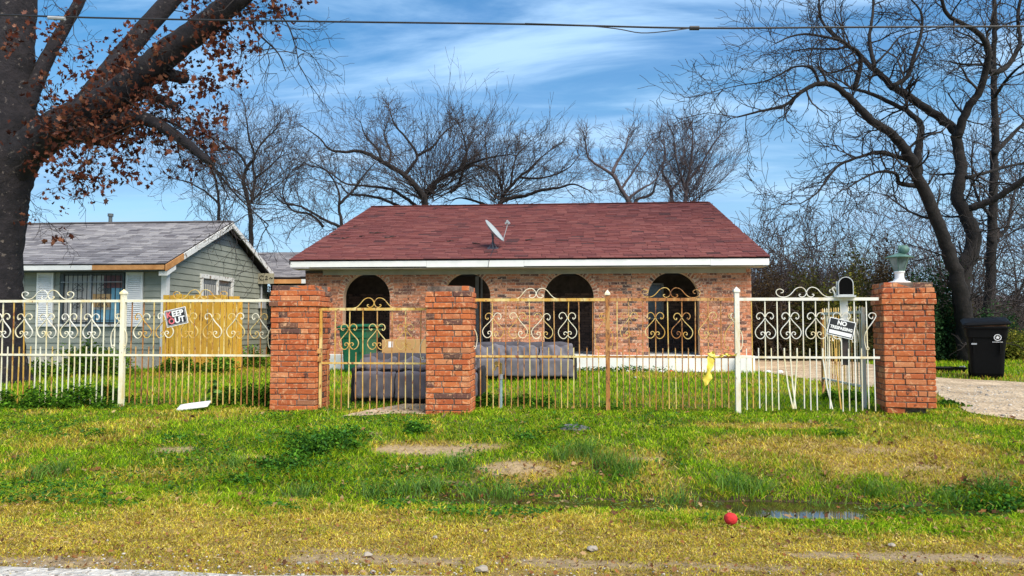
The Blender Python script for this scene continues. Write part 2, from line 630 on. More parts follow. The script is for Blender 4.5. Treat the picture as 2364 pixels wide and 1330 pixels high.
M['twig_mid'] = plain('brown_grey_twig', (.055, .042, .040), .95, bs=0)
M['leaf'] = leaf_mat('leaf', .28)
M['grass'] = leaf_mat('grass_blade', .30)

# ================================================================== THE GROUND
def smooth01(t):
    t = np.clip(t, 0, 1)
    return t * t * (3 - 2 * t)


def ell(px, py, wx, wy, k=1.0):
    p = gp(px, py)
    return (p.x, p.y, wx, wy, k)


DRY = [ell(2040, 1050, 1.25, .62, 1.0), ell(1790, 985, .85, .22, .85), ell(2180, 1090, .7, .35, .8), ell(1860, 1060, .6, .4, .6), ell(985, 1035, .75, .22, .9), ell(1200, 1080, .5, .25, .9),
       ell(1420, 1055, .5, .22, .6), ell(640, 1085, .5, .2, .6), ell(340, 1095, .6, .2, .6), ell(60, 1095, .5, .2, .6), ell(860, 900, .6, .9, .7), ell(2300, 975, .5, .3, .6)]
BARE = [ell(960, 1040, .62, .14, 1), ell(1180, 1078, .34, .12, .9), ell(1100, 1030, .3, .1, .7), ell(2110, 1285, .55, .11, 1), ell(90, 1295, .5, .1, .9), ell(860, 1290, .7, .1, .9), ell(1330, 1300, .6, .09, .9),
        ell(400, 1040, .25, .07, .8), ell(590, 1055, .2, .06, .7), ell(1480, 1060, .22, .07, .7), ell(330, 1090, .2, .06, .8), ell(1060, 1115, .2, .05, .7), ell(2000, 1040, .3, .1, .6), ell(2120, 1075, .25, .08, .6), ell(840, 1000, .2, .06, .8),
        ell(2290, 1290, .4, .1, .8), ell(740, 1270, .3, .08, .7), ell(1640, 1305, .5, .07, .8)]
LUSH = [ell(735, 1030, .62, .42, 1), ell(680, 1100, .55, .25, .8), ell(960, 990, .28, .18, 1), ell(560, 1110, .4, .15, .7), ell(1920, 1003, .2, .1, .8), ell(1310, 985, .4, .25, .5), ell(2010, 1200, .9, .16, .8), ell(2290, 1160, .5, .2, .8)]


def field(L, x, y, ns=.5, seed=20):
    o = np.zeros_like(x)
    wob = (fbm(x, y, ns, seed) - .5) * 1.3
    for cx, cy, wx, wy, k in L:
        d = np.sqrt(((x - cx) / wx) ** 2 + ((y - cy) / wy) ** 2) + wob
        o = np.maximum(o, k * smooth01((1.25 - d) / .7))
    return o


def dryness(x, y):
    n = fbm(x, y, .55, 11)
    sh = 1 - smooth01((y + (n - .5) * 1.7 + .38 * smooth01((x - .6) / 1.4) + .15 * smooth01((-x - 1.5) / 1.5) - 4.6) / 1.15)
    d = np.maximum(sh * .92, field(DRY, x, y))
    d = np.maximum(d, smooth01((fbm(x, y, .8, 31) - .60) / .12) * .55 * (y < 9.3))
    yard = smooth01((y - 9.3) / .7)
    d = np.maximum(d, yard * smooth01((fbm(x, y, 1.7, 41) - .45) / .2) * .40)
    return np.clip(d - field(LUSH, x, y, .4, 50) * .8, 0, 1)


def palette(rng, d, n_):
    """straw / olive / green blade colours by local dryness"""
    G = np.array([(.140, .285, .010), (.215, .385, .013), (.310, .470, .018), (.080, .180, .010), (.390, .510, .026)])
    S = np.array([(.60, .420, .055), (.70, .520, .105), (.54, .320, .060), (.62, .490, .055), (.46, .430, .030), (.28, .150, .055), (.74, .60, .20)])
    g = G[rng.integers(0, len(G), n_)]
    s = S[rng.integers(0, len(S), n_)]
    pick = rng.random(n_) < np.clip(d * 1.08 + .03, 0, 1)
    half = rng.random(n_)[:, None] * .28
    c = np.where(pick[:, None], s * (1 - half) + g * half, g * (1 - half * d[:, None]) + s * half * d[:, None])
    c = c * rng.uniform(.70, 1.25, n_)[:, None]
    return np.clip(c, 0, 1)


xs = np.concatenate([[-400, -200, -100, -60, -40, -28], np.arange(-20, -9, .5), np.arange(-9, 7, .09), np.arange(7, 20, .5), [22, 28, 40, 60, 100, 200, 400]])
ys = np.concatenate([[-60, -30, -15, -5, 0, 2], np.arange(3, 10, .07), np.arange(10, 18, .25), [19, 21, 24, 28, 35, 45, 60, 90, 140, 220, 400]])
GX, GY = np.meshgrid(xs, ys)
gx, gy = GX.ravel(), GY.ravel()
gz = tz(gx, gy) - .004
nx, ny = len(xs), len(ys)
ii = (np.arange(ny - 1)[:, None] * nx + np.arange(nx - 1)[None]).ravel()
GF = np.stack([ii, ii + 1, ii + nx + 1, ii + nx], 1)
gd = dryness(gx, gy)
gb = np.maximum(field(BARE, gx, gy, .22, 25), 0)
gcol = np.array([.11, .16, .022]) * (1 - gd)[:, None] + np.array([.38, .26, .085]) * gd[:, None]
gcol = gcol * (1 - gb)[:, None] + np.array([.44, .33, .20]) * gb[:, None]
wet = smooth01((-.30 - gz) / .06) * (gy > 4) * (gy < 8)
gcol = gcol * (1 - wet)[:, None] + np.array([.07, .05, .022]) * wet[:, None]
gcol = np.concatenate([gcol, np.ones((len(gx), 1))], 1)
mg, t, b = new_mat('soil_and_thatch')
a = t.nodes.new('ShaderNodeAttribute')
a.attribute_name = 'Col'
pos = coords(t)
n1 = noise(t, 22, 8, .75, pos)
k = ramp(t, n1.outputs['Fac'], [(.3, (.45, .42, .38)), (.7, (1.35, 1.3, 1.2))])
t.links.new(mixc(t, 1.0, a.outputs['Color'], k.outputs[0], 'MULTIPLY'), b.inputs['Base Color'])
b.inputs['Roughness'].default_value = 1
n2 = noise(t, 60, 6, .75, pos)
bump(t, b, n2.outputs['Fac'], .8, .02)
ground = link('ground', np_mesh('ground', np.stack([gx, gy, gz], 1), GF, mg, gcol, True))
tag(ground, kind='structure')


def gravel_mat(name, a_, b_, c_):
    m, t, b = new_mat(name)
    pos = coords(t)
    v = t.nodes.new('ShaderNodeTexVoronoi')
    v.inputs['Scale'].default_value = 38
    t.links.new(pos, v.inputs['Vector'])
    r = ramp(t, v.outputs['Color'], [(.2, a_), (.5, b_), (.85, c_)])
    n = noise(t, 1.4, 5, .65, pos)
    k = ramp(t, n.outputs['Fac'], [(.35, (.62, .58, .52)), (.62, (1.08, 1.06, 1.02))])
    t.links.new(mixc(t, 1.0, r.outputs[0], k.outputs[0], 'MULTIPLY'), b.inputs['Base Color'])
    b.inputs['Roughness'].default_value = .95
    bump(t, b, v.outputs['Distance'], .7, .012)
    return m


M['gravel'] = gravel_mat('pale_crushed_gravel', (.34, .25, .16), (.56, .43, .29), (.72, .58, .41))
M['road'] = gravel_mat('worn_gravel_road', (.42, .41, .40), (.60, .585, .56), (.76, .745, .71))


def sheet(name, outline, lift, m, step=.25, edge=.06, seed=1, kind='structure'):
    """a sheet draped on the terrain inside a closed outline (list of x, y)"""
    P = []
    for i in range(len(outline)):
        a_, b_ = Vector(outline[i]), Vector(outline[(i + 1) % len(outline)])
        n = max(1, int((b_ - a_).length / step))
        for j in range(n):
            p = a_.lerp(b_, j / n)
            d = (b_ - a_).normalized()
            q = (float(fbm(np.array([p.x]), np.array([p.y]), .35, seed)[0]) - .5) * 2 * edge
            P.append((p.x - d.y * q, p.y + d.x * q))
    bm = bmesh.new()
    vs = [bm.verts.new((x, y, 0)) for x, y in P]
    f = bm.faces.new(vs)
    bmesh.ops.triangulate(bm, faces=[f])
    for _ in range(3):
        es = [e for e in bm.edges if e.calc_length() > step * 1.2]
        if not es: break
        bmesh.ops.subdivide_edges(bm, edges=es, cuts=1)
        bmesh.ops.triangulate(bm, faces=[q for q in bm.faces if len(q.verts) > 3])
    bmesh.ops.recalc_face_normals(bm, faces=bm.faces)
    X = np.array([v.co.x for v in bm.verts])
    Y = np.array([v.co.y for v in bm.verts])
    Z = tz(X, Y) + lift
    for v, z in zip(bm.verts, Z): v.co.z = z
    for q in bm.faces:
        if q.normal.z < 0: q.normal_flip()
        q.smooth = True
    me = bpy.data.meshes.new(name)
    bm.to_mesh(me)
    bm.free()
    me.materials.append(m)
    return tag(link(name, me), kind=kind)


xr = list(np.arange(-60, 60.1, 2.0))
rp = [(-60, -5), (60, -5)] + [(x, 3.50) for x in np.arange(60, -60.1, -.5)]
sheet('road', rp, .006, M['road'], step=.3, edge=.13, seed=77)
g0 = [gp(1738, 800), gp(1860, 812), gp(1990, 838), gp(2160, 872), gp(2370, 884)]
g1 = [gp(2370, 972), gp(2240, 955), gp(2185, 925), gp(2150, 905), gp(1990, 893), gp(1880, 880), gp(1738, 856)]
dr = [(p.x, p.y) for p in g0] + [(g0[-1].x + 4, g0[-1].y), (g1[0].x + 4, g1[0].y - .6)] + [(p.x, p.y) for p in g1]
DRIVE = dr
sheet('driveway', dr, .008, M['gravel'], edge=.08, seed=5)
fp = [gp(790, 962), gp(985, 958), gp(1000, 934), gp(1075, 925), gp(1060, 912), gp(975, 926), gp(905, 938)]
PATH = [(p.x, p.y) for p in fp]
sheet('footpath', PATH, .008, M['gravel'], step=.15, edge=.03, seed=9)

# standing water in the roadside ditch
mw, t, b = new_mat('brown_ditch_water')
pos = coords(t)
n1 = noise(t, 5, 5, .6, pos)
k = ramp(t, n1.outputs['Fac'], [(.4, (.035, .026, .010)), (.65, (.06, .055, .015))])
t.links.new(k.outputs[0], b.inputs['Base Color'])
b.inputs['Roughness'].default_value = .04
b.inputs['IOR'].default_value = 2.1
n2 = noise(t, 30, 3, .5, pos)
bump(t, b, n2.outputs['Fac'], .02, .002)
WATER = -.392
wv = MB()
wv.add([(-5.2, 5.3, WATER), (4.6, 5.3, WATER), (4.6, 6.8, WATER), (-5.2, 6.8, WATER)], [(0, 1, 2, 3)])
tag(wv.build('ditch_water', mw), kind='structure')


# ================================================================== THE BRICK HOUSE
def brick_mesh(name, L, D, H, seed):
    rnd = random.Random(seed)
    bm = bmesh.new()
    bmesh.ops.create_cube(bm, size=1)
    for v in bm.verts:
        v.co = Vector((v.co.x * L, v.co.y * D, v.co.z * H)) + Vector((rnd.uniform(-.003, .003), rnd.uniform(-.003, .003), rnd.uniform(-.002, .002)))
    bmesh.ops.bevel(bm, geom=list(bm.edges), offset=.005, segments=1, affect='EDGES')
    me = bpy.data.meshes.new(name)
    bm.to_mesh(me)
    bm.free()
    return me


def box_verts(V, F, c, s, j=.002, rnd=random):
    b = len(V)
    for k in (-.5, .5):
        for i, q in ((-.5, -.5), (.5, -.5), (.5, .5), (-.5, .5)):
            V.append((c[0] + i * s[0] + rnd.uniform(-j, j), c[1] + q * s[1] + rnd.uniform(-j, j), c[2] + k * s[2] + rnd.uniform(-j, j)))
    F += [(b, b + 3, b + 2, b + 1), (b + 4, b + 5, b + 6, b + 7), (b, b + 1, b + 5, b + 4), (b + 1, b + 2, b + 6, b + 5), (b + 2, b + 3, b + 7, b + 6), (b + 3, b, b + 4, b + 7)]


HY = 17.0                                  # front wall plane
HX0, HX1 = at(705, 700, HY).x, at(1735, 700, HY).x
ZS, ZT = .36, 2.30                         # slab top, wall top
house = empty('brick_house', ((HX0 + HX1) / 2, HY, 0), 0, 'low pink brick house with four dark arches, red shingle roof and white fascia', 'house')
ARCH = []
for l, r_ in ((792, 900), (1023, 1132), (1256, 1371), (1496, 1614)):
    xa, xb = at(l, 700, HY).x, at(r_, 700, HY).x
    ARCH.append(((xa + xb) / 2, (xb - xa) / 2, 2.235 - (xb - xa) / 2))      # centre, radius, spring height
WT = .22
mb = MB()
edges = [HX0] + [v for c, r_, s in ARCH for v in (c - r_, c + r_)] + [HX1]
for i in range(0, len(edges), 2):
    mb.box(edges[i], edges[i + 1], HY, HY + WT, ZS, ZT)
for c, r_, s in ARCH:
    n = 24
    pts = [(c + r_ * math.cos(math.pi - math.pi * k / n), s + r_ * math.sin(math.pi * k / n)) for k in range(n + 1)]
    for (xa, za_), (xb, zb_) in zip(pts[:-1], pts[1:]):
        mb.add([(xa, HY, za_), (xb, HY, zb_), (xb, HY, ZT), (xa, HY, ZT), (xa, HY + WT, za_), (xb, HY + WT, zb_), (xb, HY + WT, ZT), (xa, HY + WT, ZT)],
               [(0, 1, 2, 3), (7, 6, 5, 4), (0, 4, 5, 1), (2, 6, 7, 3)])
wall = mb.build('wall', M['house_mortar'], house)
BL, BH, J, PR = .2, .0585, .0105, .009
full_b = [brick_mesh('brick', BL, .04, BH, s) for s in range(5)]
half_b = [brick_mesh('brick', BL / 2 - J / 2, .04, BH, s) for s in range(5, 8)]
cand, rest = [], []
RING = .105
row = 0
z = ZS + BH / 2 + .004
while z + BH / 2 < ZT:
    x = HX0 + (0 if row % 2 == 0 else -(BL + J) / 2)
    while x < HX1:
        spans = [(max(x, HX0), min(x + BL, HX1))]
        for c, r_, s in ARCH:
            ro = r_ + RING if z > s else r_ + .0
            dz = max(z - s - BH * .2, 0)
            if dz < ro:
                hw = math.sqrt(ro * ro - dz * dz) if z > s else r_
                out = []
                for a_, b_ in spans:
                    if b_ <= c - hw or a_ >= c + hw: out.append((a_, b_)); continue
                    if a_ < c - hw - .03: out.append((a_, c - hw - .006))
                    if b_ > c + hw + .03: out.append((c + hw + .006, b_))
                spans = out
        for a_, b_ in spans:
            if b_ - a_ < .03: continue
            ctr = ((a_ + b_) / 2, HY - PR + .02, z)
            if abs(b_ - a_ - BL) < 1e-4: cand.append((ctr, x))
            else: rest.append((ctr, b_ - a_))
        x += BL + J
    z += BH + J
    row += 1
hid = [(at(615, 700, HY).x, at(770, 700, HY).x), (at(975, 700, HY).x, at(1092, 700, HY).x)]
cand.sort(key=lambda q: (any(a_ < q[0][0] < b_ for a_, b_ in hid) and q[0][2] < 1.75, q[0][2] < .85, abs(q[0][0] - 0.3)))
wl = wloc(wall)
for i, (ctr, _) in enumerate(cand):
    if i < 200:
        link('brick', random.choice(full_b), wall, Vector(ctr) - wl, (0, 0, random.uniform(-.012, .012)), M['house_brick'])
    else:
        rest.append((ctr, BL))
wedge = [brick_mesh('brick', .052, .04, RING - .008, s) for s in (20, 21, 22)]
for c, r_, s in ARCH:
    n = 25
    for k in range(n):
        a_ = math.pi * (k + .5) / n
        rr = r_ + RING / 2
        link('brick', random.choice(wedge), wall, Vector((c + rr * math.cos(a_), HY - PR + .019, s + rr * math.sin(a_))) - wl, (0, -(a_ - math.pi / 2), 0), M['house_brick'])
V, F = [], []
for ctr, L in rest: box_verts(V, F, ctr, (L, .04, BH))
me = bpy.data.meshes.new('bricks')
me.from_pydata([tuple(Vector(v) - wl) for v in V], [], F)
me.materials.append(M['house_brick'])
tag(link('brickwork', me, wall), kind='stuff')

# porch: back wall, side walls, ceiling, slab
PYB = 19.6
M['shaded_porch_brick'] = piece_mat('shade_darkened_brick', [(0, (.13, .08, .065)), (.5, (.20, .125, .10)), (.8, (.24, .15, .12)), (1, (.04, .03, .03))], speck=(.26, .18, .15), speck_scale=25, dark=(.02, .015, .015), dark_scale=18, dark_at=.56)  # house brick in a darker brown: the porch's shade is put into the colour
M['shaded_porch_mortar'] = two_tone('shade_darkened_mortar', (.06, .045, .038), (.11, .085, .07), 9, .95, .4, .004)  # mortar darkened too, to carry the porch shade
bw = MB().box(HX0, HX1, PYB, PYB + .2, ZS, ZT + .1).build('porch_back_wall', M['shaded_porch_mortar'], house)
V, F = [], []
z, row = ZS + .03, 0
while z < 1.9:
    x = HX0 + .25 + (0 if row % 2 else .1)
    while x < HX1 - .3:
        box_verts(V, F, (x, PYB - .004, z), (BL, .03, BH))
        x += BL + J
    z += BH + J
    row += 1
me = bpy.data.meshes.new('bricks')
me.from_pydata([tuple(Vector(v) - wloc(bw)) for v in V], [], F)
me.materials.append(M['shaded_porch_brick'])
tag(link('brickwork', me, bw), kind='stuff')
MB().box(HX0 + .201, HX0 + .22, HY + WT, PYB, ZS, ZT + .02).build('shade_lining', M['shaded_porch_mortar'], house)  # added dark sheet over the pale side wall, painted as porch shade
MB().box(HX1 - .22, HX1 - .201, HY + WT, PYB, ZS, ZT + .02).build('shade_lining', M['shaded_porch_mortar'], house)  # same added shade sheet at the other end
HB = 30.0
HXR0, HXR1 = at(668, 600, 16.5).x, at(1778, 600, 16.5).x
ZE, YE = at(1223, 597, 16.5).z, 16.5
YR = 23.4
ZR = at(1251, 473, YR).z
MB().box(HX0, HX0 + .2, HY + WT, HB, ZS - .3, ZT + .1).build('side_wall', M['house_mortar'], house)
MB().box(HX1 - .2, HX1, HY + WT, HB, ZS - .3, ZT + .1).build('side_wall', M['house_mortar'], house)
MB().box(HX0 + .2, HX1 - .2, HB - .2, HB, ZS - .3, ZT + .1).build('rear_wall', M['house_mortar'], house)
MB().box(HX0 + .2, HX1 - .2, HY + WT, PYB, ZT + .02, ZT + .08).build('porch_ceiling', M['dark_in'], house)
MB().box(HX0 - .02, HX1 + .02, HY - .16, HB, -.15, ZS).build('slab', M['slab'], house, bevel=.012)
for xg, sgn in ((HX0 + .1, -1), (HX1 - .1, 1)):
    mb = MB().prism([(xg - .1, HY, ZT + .1), (xg - .1, HB, ZT + .1), (xg - .1, YR, ZR - .25)], (.2, 0, 0))
    mb.build('gable', M['house_mortar'], house)
# doors and windows behind the arches
xa = at(1098, 700, PYB).x
dd = MB().box(xa - .95, xa, PYB - .035, PYB - .008, ZS, ZS + 2.0).build('door', M['dark_wood'], house)
MB().box(xa + .0, xa + .09, PYB - .06, PYB - .008, ZS, ZS + 2.02).build('frame', M['frame_grey'], dd)
MB().box(xa + .14, xa + .19, PYB - .05, PYB - .008, ZS, ZS + 2.02).build('frame', M['frame_grey'], dd)
MB().tube([(xa - .08, PYB - .04, ZS + 1.0), (xa - .08, PYB - .1, ZS + 1.0)], .025, 8).build('handle', M['frame_grey'], dd)
xw0, xw1 = at(1470, 700, PYB).x, at(1527, 700, PYB).x
ww = MB().box(xw0, xw1, PYB - .04, PYB - .008, 1.22, 2.1).build('window', M['glass'], house)
for zz in (1.2, 1.65, 2.1):
    MB().box(xw0 - .03, xw1 + .03, PYB - .06, PYB - .041, zz - .022, zz + .022).build('frame', M['frame_grey'], ww)
MB().box(xw1, xw1 + .05, PYB - .06, PYB - .008, 1.18, 2.12).build('frame', M['frame_grey'], ww)

# roof: felt deck, red shingles, white fascia, frieze
sl_ang = math.atan2(ZR - ZE, YR - YE)
mb = MB()
mb.prism([(HXR0, YE, ZE), (HXR0, YR, ZR), (HXR0, 2 * YR - YE, ZE), (HXR0, 2 * YR - YE, ZE - .10), (HXR0, YR, ZR - .10), (HXR0, YE, ZE - .10)], (HXR1 - HXR0, 0, 0))
roof = mb.build('roof', M['roof_edge'], house)
rl = wloc(roof)


def shingle_mesh(name, L, H, T, seed):
    rnd = random.Random(seed)
    m = MB()
    j = lambda: rnd.uniform(-.004, .004)
    m.add([(-L / 2 + j(), j(), 0), (L / 2 + j(), j(), 0), (L / 2, H, 0), (-L / 2, H, 0), (-L / 2 + j(), j(), T), (L / 2 + j(), j(), T), (L / 2, H, T * .25), (-L / 2, H, T * .25)],
          [(0, 3, 2, 1), (4, 5, 6, 7), (0, 1, 5, 4), (1, 2, 6, 5), (2, 3, 7, 6), (3, 0, 4, 7)])
    return m.mesh(name)


def shingle_roof(parent, x0, x1, ye, ze, yr, zr, m, n_obj, sag=0.0, ex=.14, sl=.305, visible=None):
    A = math.atan2(zr - ze, yr - ye)
    S = math.hypot(zr - ze, yr - ye)
    pl = wloc(parent)
    kinds = [shingle_mesh('shingle', sl - .010, ex * 1.12, .017, s) for s in range(6)]
    V, F = [], []
    n, rowi = 0, 0
    s = -.02
    while s < S - .02:
        x = x0 - (random.random() * sl)
        while x < x1 + sl:
            a_, b_ = max(x, x0), min(x + sl, x1)
            if b_ - a_ > .04:
                cx = (a_ + b_) / 2
                lift = .004 + random.uniform(0, .006)
                p = Vector((cx, ye + s * math.cos(A) - lift * math.sin(A), ze + s * math.sin(A) + lift * math.cos(A)))
                vis = visible is None or visible(cx)
                if b_ - a_ > sl - .001 and n < n_obj and vis:
                    link('shingle', random.choice(kinds), parent, p - pl, (A, random.uniform(-.006, .006), random.uniform(-.01, .01)), m)
                    n += 1
                else:
                    L, b0 = (b_ - a_ - .008) / 2, len(V)
                    tk = .013 + random.uniform(0, .008)
                    for (lx, ly, lz) in ((-L, 0, 0), (L, 0, 0), (L, ex * 1.12, 0), (-L, ex * 1.12, 0), (-L, random.uniform(-.006, .004), tk), (L, random.uniform(-.006, .004), tk), (L, ex * 1.12, .003), (-L, ex * 1.12, .003)):
                        V.append((p.x + lx - pl.x, p.y + ly * math.cos(A) - lz * math.sin(A) - pl.y, p.z + ly * math.sin(A) + lz * math.cos(A) - pl.z))
                    F += [(b0 + 4, b0 + 5, b0 + 6, b0 + 7), (b0, b0 + 1, b0 + 5, b0 + 4), (b0 + 1, b0 + 2, b0 + 6, b0 + 5), (b0 + 3, b0, b0 + 4, b0 + 7)]
            x += sl
        s += ex
        rowi += 1
    me = bpy.data.meshes.new('shingles')
    me.from_pydata(V, [], F)
    me.materials.append(m)
    tag(link('shingle_field', me, parent), kind='stuff')


shingle_roof(roof, HXR0, HXR1, YE - .02, ZE, YR, ZR, M['shingle_red'], 300)
mb = MB()
xx = HXR0
while xx < HXR1 - .28:
    mb.obox((xx + .14, YR, ZR + .012), (.29, .26, .014), Matrix.Rotation(random.uniform(-.02, .02), 3, 'Y'))
    xx += .28
tag(mb.build('ridge_cap', M['shingle_red'], roof), kind='stuff')
mb = MB().prism([(HXR0 + .02, 2 * YR - YE, ZE + .03), (HXR0 + .02, YR + .02, ZR + .02), (HXR0 + .02, YR + .02, ZR + .004), (HXR0 + .02, 2 * YR - YE, ZE + .004)], (HXR1 - HXR0 - .04, 0, 0))
mb.build('rear_shingles', M['shingle_red'], roof)
fx = [HXR0 + .03, at(985, 600, 16.5).x, at(1210, 600, 16.5).x, at(1640, 600, 16.5).x, HXR1 - .02]
for i in range(4):
    dz = (.012, -.004, .008, 0)[i]
    MB().box(fx[i], fx[i + 1] - .004, YE - .012, YE + .022, ZE - .175 + dz, ZE - .035).build('fascia', M['white_trim'], house)
MB().box(HXR0 + .05, HXR1 - .05, YE + .024, HY - .02, ZE - .20, ZE - .185).build('soffit', M['frieze'], house)
MB().box(HX0 + .42, HX1 - .12, HY - .035, HY - .012, ZT - .10, ZE - .202).build('frieze_board', M['frieze'], house)
MB().box(HX0, HX0 + .41, HY - .03, HY - .012, ZT - .06, ZE - .202).build('frieze_board', M['dark_wood'], house)

# ================================================================== THE NEIGHBOUR'S GREY HOUSE
NY = 17.0
NXW, NXR = -9.64, -9.42                   # side wall, rake edge
NX0 = -17.5
NYE, NYR, NYB = 16.6, 19.95, 23.3
NZE, NZR = 2.46, 3.90
grey = empty('grey_house', ((NXW + NX0) / 2, NY, 0), 0, 'grey-green clapboard house with grey shingle gable roof and white shutters', 'house')
NXF = at(48, 700, NY).x
MB().box(NX0, NXW, NY, 22.9, 0, 2.40).build('wall', M['siding_dark'], grey)
gw = MB().prism([(NXW - .2, NY, 2.40), (NXW - .2, 22.9, 2.40), (NXW - .2, NYR, NZR - .14)], (.2, 0, 0)).build('gable', M['siding'], grey)
MB().box(NX0, NXW + .02, NY - .02, 22.9, -.1, .30).build('foundation', M['concrete'], grey)
fx0, fx1 = at(138, 700, NY).x, at(290, 700, NY).x          # window bay
WZ0, WZ1 = 1.06, 2.30
LAP = .155


def board(parent, a_, b_, c_, d_, n_, m):
    """lap board: bottom edge a-b, top edge c-d (above a, b), outward normal n"""
    n_ = Vector(n_)
    a_, b_, c_, d_ = map(Vector, (a_, b_, c_, d_))
    mb = MB().add([a_, b_, d_, c_, a_ + n_ * .030, b_ + n_ * .030, d_ + n_ * .010, c_ + n_ * .010],
                  [(3, 2, 1, 0), (4, 5, 6, 7), (0, 1, 5, 4), (1, 2, 6, 5), (2, 3, 7, 6), (3, 0, 4, 7)])
    return mb.build('siding_board', m, parent)


z = .30
while z < 2.36:
    z1 = min(z + LAP, 2.40) + .012
    segs_ = [(NX0, NXF - .02), (NXF + .09, fx0), (fx1, NXW)] if (z + LAP / 2 > WZ0 and z < WZ1) else [(NX0, NXF - .02), (NXF + .09, NXW)]
    for a_, b_ in segs_:
        board(grey, (a_, NY, z), (b_, NY, z), (a_, NY, z1), (b_, NY, z1), (0, -1, 0), M['siding'])
    z += LAP
swy0, swy1, swz0, swz1 = 18.70, 20.35, 1.35, 2.26
z = .30
while z < NZR - .3:
    z1 = z + LAP + .012

    def yr(zz): return (NY, 22.9) if zz <= 2.40 else (NY + (zz - 2.40) / (NZR - .14 - 2.40) * (NYR - NY), 22.9 - (zz - 2.40) / (NZR - .14 - 2.40) * (22.9 - NYR))
    (a0, b0), (a1, b1) = yr(z), yr(z1)
    runs = [((a0, a1), (b0, b1))]
    if z + LAP / 2 > swz0 and z + LAP / 2 < swz1:
        runs = [((a0, a1), (swy0 - .06, swy0 - .06)), ((swy1 + .06, swy1 + .06), (b0, b1))]
    top = z > NZR - .78
    for (p0, p1), (q0, q1) in runs:
        if q1 - p1 > .05:
            board(grey, (NXW, p0, z), (NXW, q0, z), (NXW, p1, z1), (NXW, q1, z1), (1, 0, 0), M['siding_dark'] if top else M['siding'])
    z += LAP
MB().box(NXW - .09, NXW + .045, NY - .045, NY + .10, .28, 2.40).build('corner_trim', M['white_trim'], grey)
MB().box(NXF - .02, NXF + .08, NY - .045, NY - .002, .28, 2.38).build('corner_trim', M['white_trim'], grey)
# front window
win = MB().box(fx0, fx1, NY - .012, NY - .002, WZ0, WZ1).build('window', M['siding_dark'], grey)
gx0, gx1 = at(150, 700, NY).x, at(284, 700, NY).x
xm = at(213, 700, NY).x
for (a_, b_, z0_, z1_, m_) in ((gx0, xm - .02, WZ0 + .05, 2.22, 'curtain'), (xm + .02, at(240, 700, NY).x, 1.78, 2.22, 'curtain'), (at(240, 700, NY).x, gx1, 1.92, 2.22, 'curtain_plum'),
                               (xm + .02, at(258, 700, NY).x, 1.46, 1.78, 'curtain_orange'), (at(258, 700, NY).x, gx1, 1.40, 1.92, 'curtain_blue'), (xm + .02, gx1, WZ0 + .05, 1.40, 'curtain_blue'),
                               (xm + .02, at(258, 700, NY).x, 1.40, 1.46, 'curtain')):
    MB().box(a_ + .002, b_ - .002, NY - .026, NY - .013, z0_ + .002, z1_ - .002).build('pane', M[m_], win)
for x in (gx0 - .03, xm, gx1 + .03):
    MB().box(x - .025, x + .025, NY - .07, NY - .027, WZ0 + .02, 2.26).build('frame', M['frame_grey'] if x == xm else M['siding_dark'], win)
for zz in (2.26, WZ0 + .03):
    MB().box(gx0 - .055, gx1 + .055, NY - .075, NY - .028, zz - .025, zz + .025).build('frame', M['siding_dark'], win)
MB().box(fx0 - .02, fx1 + .02, NY - .10, NY - .03, WZ0 - .06, WZ0 - .005).build('sill', M['peeling_trim'], win)
bx = np.linspace(gx0 + .02, gx1 - .02, 13)
for i, x in enumerate(bx):
    MB().box(x - .007, x + .007, NY - .105, NY - .091, WZ0 + .03, 2.25).build('window_bar', M['iron_black'], win)
for zz in (WZ0 + .09, 2.06):
    MB().box(gx0 - .04, gx1 + .04, NY - .118, NY - .106, zz - .008, zz + .008).build('window_bar', M['frame_grey'] if zz > 2 else M['iron_black'], win)


def scroll_pts(k=1):
    """half of the heart-shaped scroll used all along the fence: (dx, dz) from the top of the motif"""
    P = [(-.062, -.066), (-.078, -.074), (-.088, -.060), (-.084, -.040), (-.066, -.030), (-.048, -.042)]
    P = [(-.070, -.058), (-.062, -.068), (-.074, -.078), (-.092, -.066), (-.098, -.040), (-.084, -.012), (-.054, .0), (-.024, -.016), (.000, -.060), (.030, -.105), (.075, -.155), (.108, -.195), (.120, -.235), (.106, -.280), (.072, -.308),
         (.036, -.302), (.010, -.268), (.014, -.240), (.036, -.228), (.054, -.242), (.050, -.262), (.038, -.258)]
    return [(x * k, z_) for x, z_ in P]


for xc in (at(187, 700, NY).x, at(243, 700, NY).x):
    for zc_, fl in ((2.03, 1), (1.62, 1), (1.50, -1)):
        for sgn in (1, -1):
            pts = catmull([(xc + dx_ * 1.05 * sgn, NY - .098, zc_ + fl * dz_ * .62) for dx_, dz_ in scroll_pts()], 3)
            MB().tube(pts, .006, 4, False).build('scroll', M['iron_black'], win)
# shutters, every slat a piece
for l, r_ in ((88, 126), (293, 332)):
    xa, xb = at(l, 700, NY).x, at(r_, 700, NY).x
    z0_, z1_ = 1.0, 2.29
    sh = MB()
    for a_, b_ in ((xa, xa + .045), (xb - .045, xb)): sh.box(a_, b_, NY - .075, NY - .035, z0_, z1_)
    for a_, b_ in ((z0_, z0_ + .07), (z1_ - .05, z1_)): sh.box(xa + .045, xb - .045, NY - .075, NY - .035, a_, b_)
    sh.box(xa + .04, xb - .04, NY - .045, NY - .0355, z0_ + .06, z1_ - .045)
    so = sh.build('shutter', M['shutter'], grey)
    me = None
    ns = 25
    for i in range(ns):
        zz = z0_ + .085 + (z1_ - z0_ - .15) * (i + .5) / ns
        if me is None:
            me = MB().obox((0, 0, 0), (xb - xa - .092, .012, .042), Matrix.Rotation(R(-28), 3, 'X')).mesh('slat')
        link('slat', me, so, Vector(((xa + xb) / 2, NY - .063, zz)) - wloc(so), None, M['shutter'])
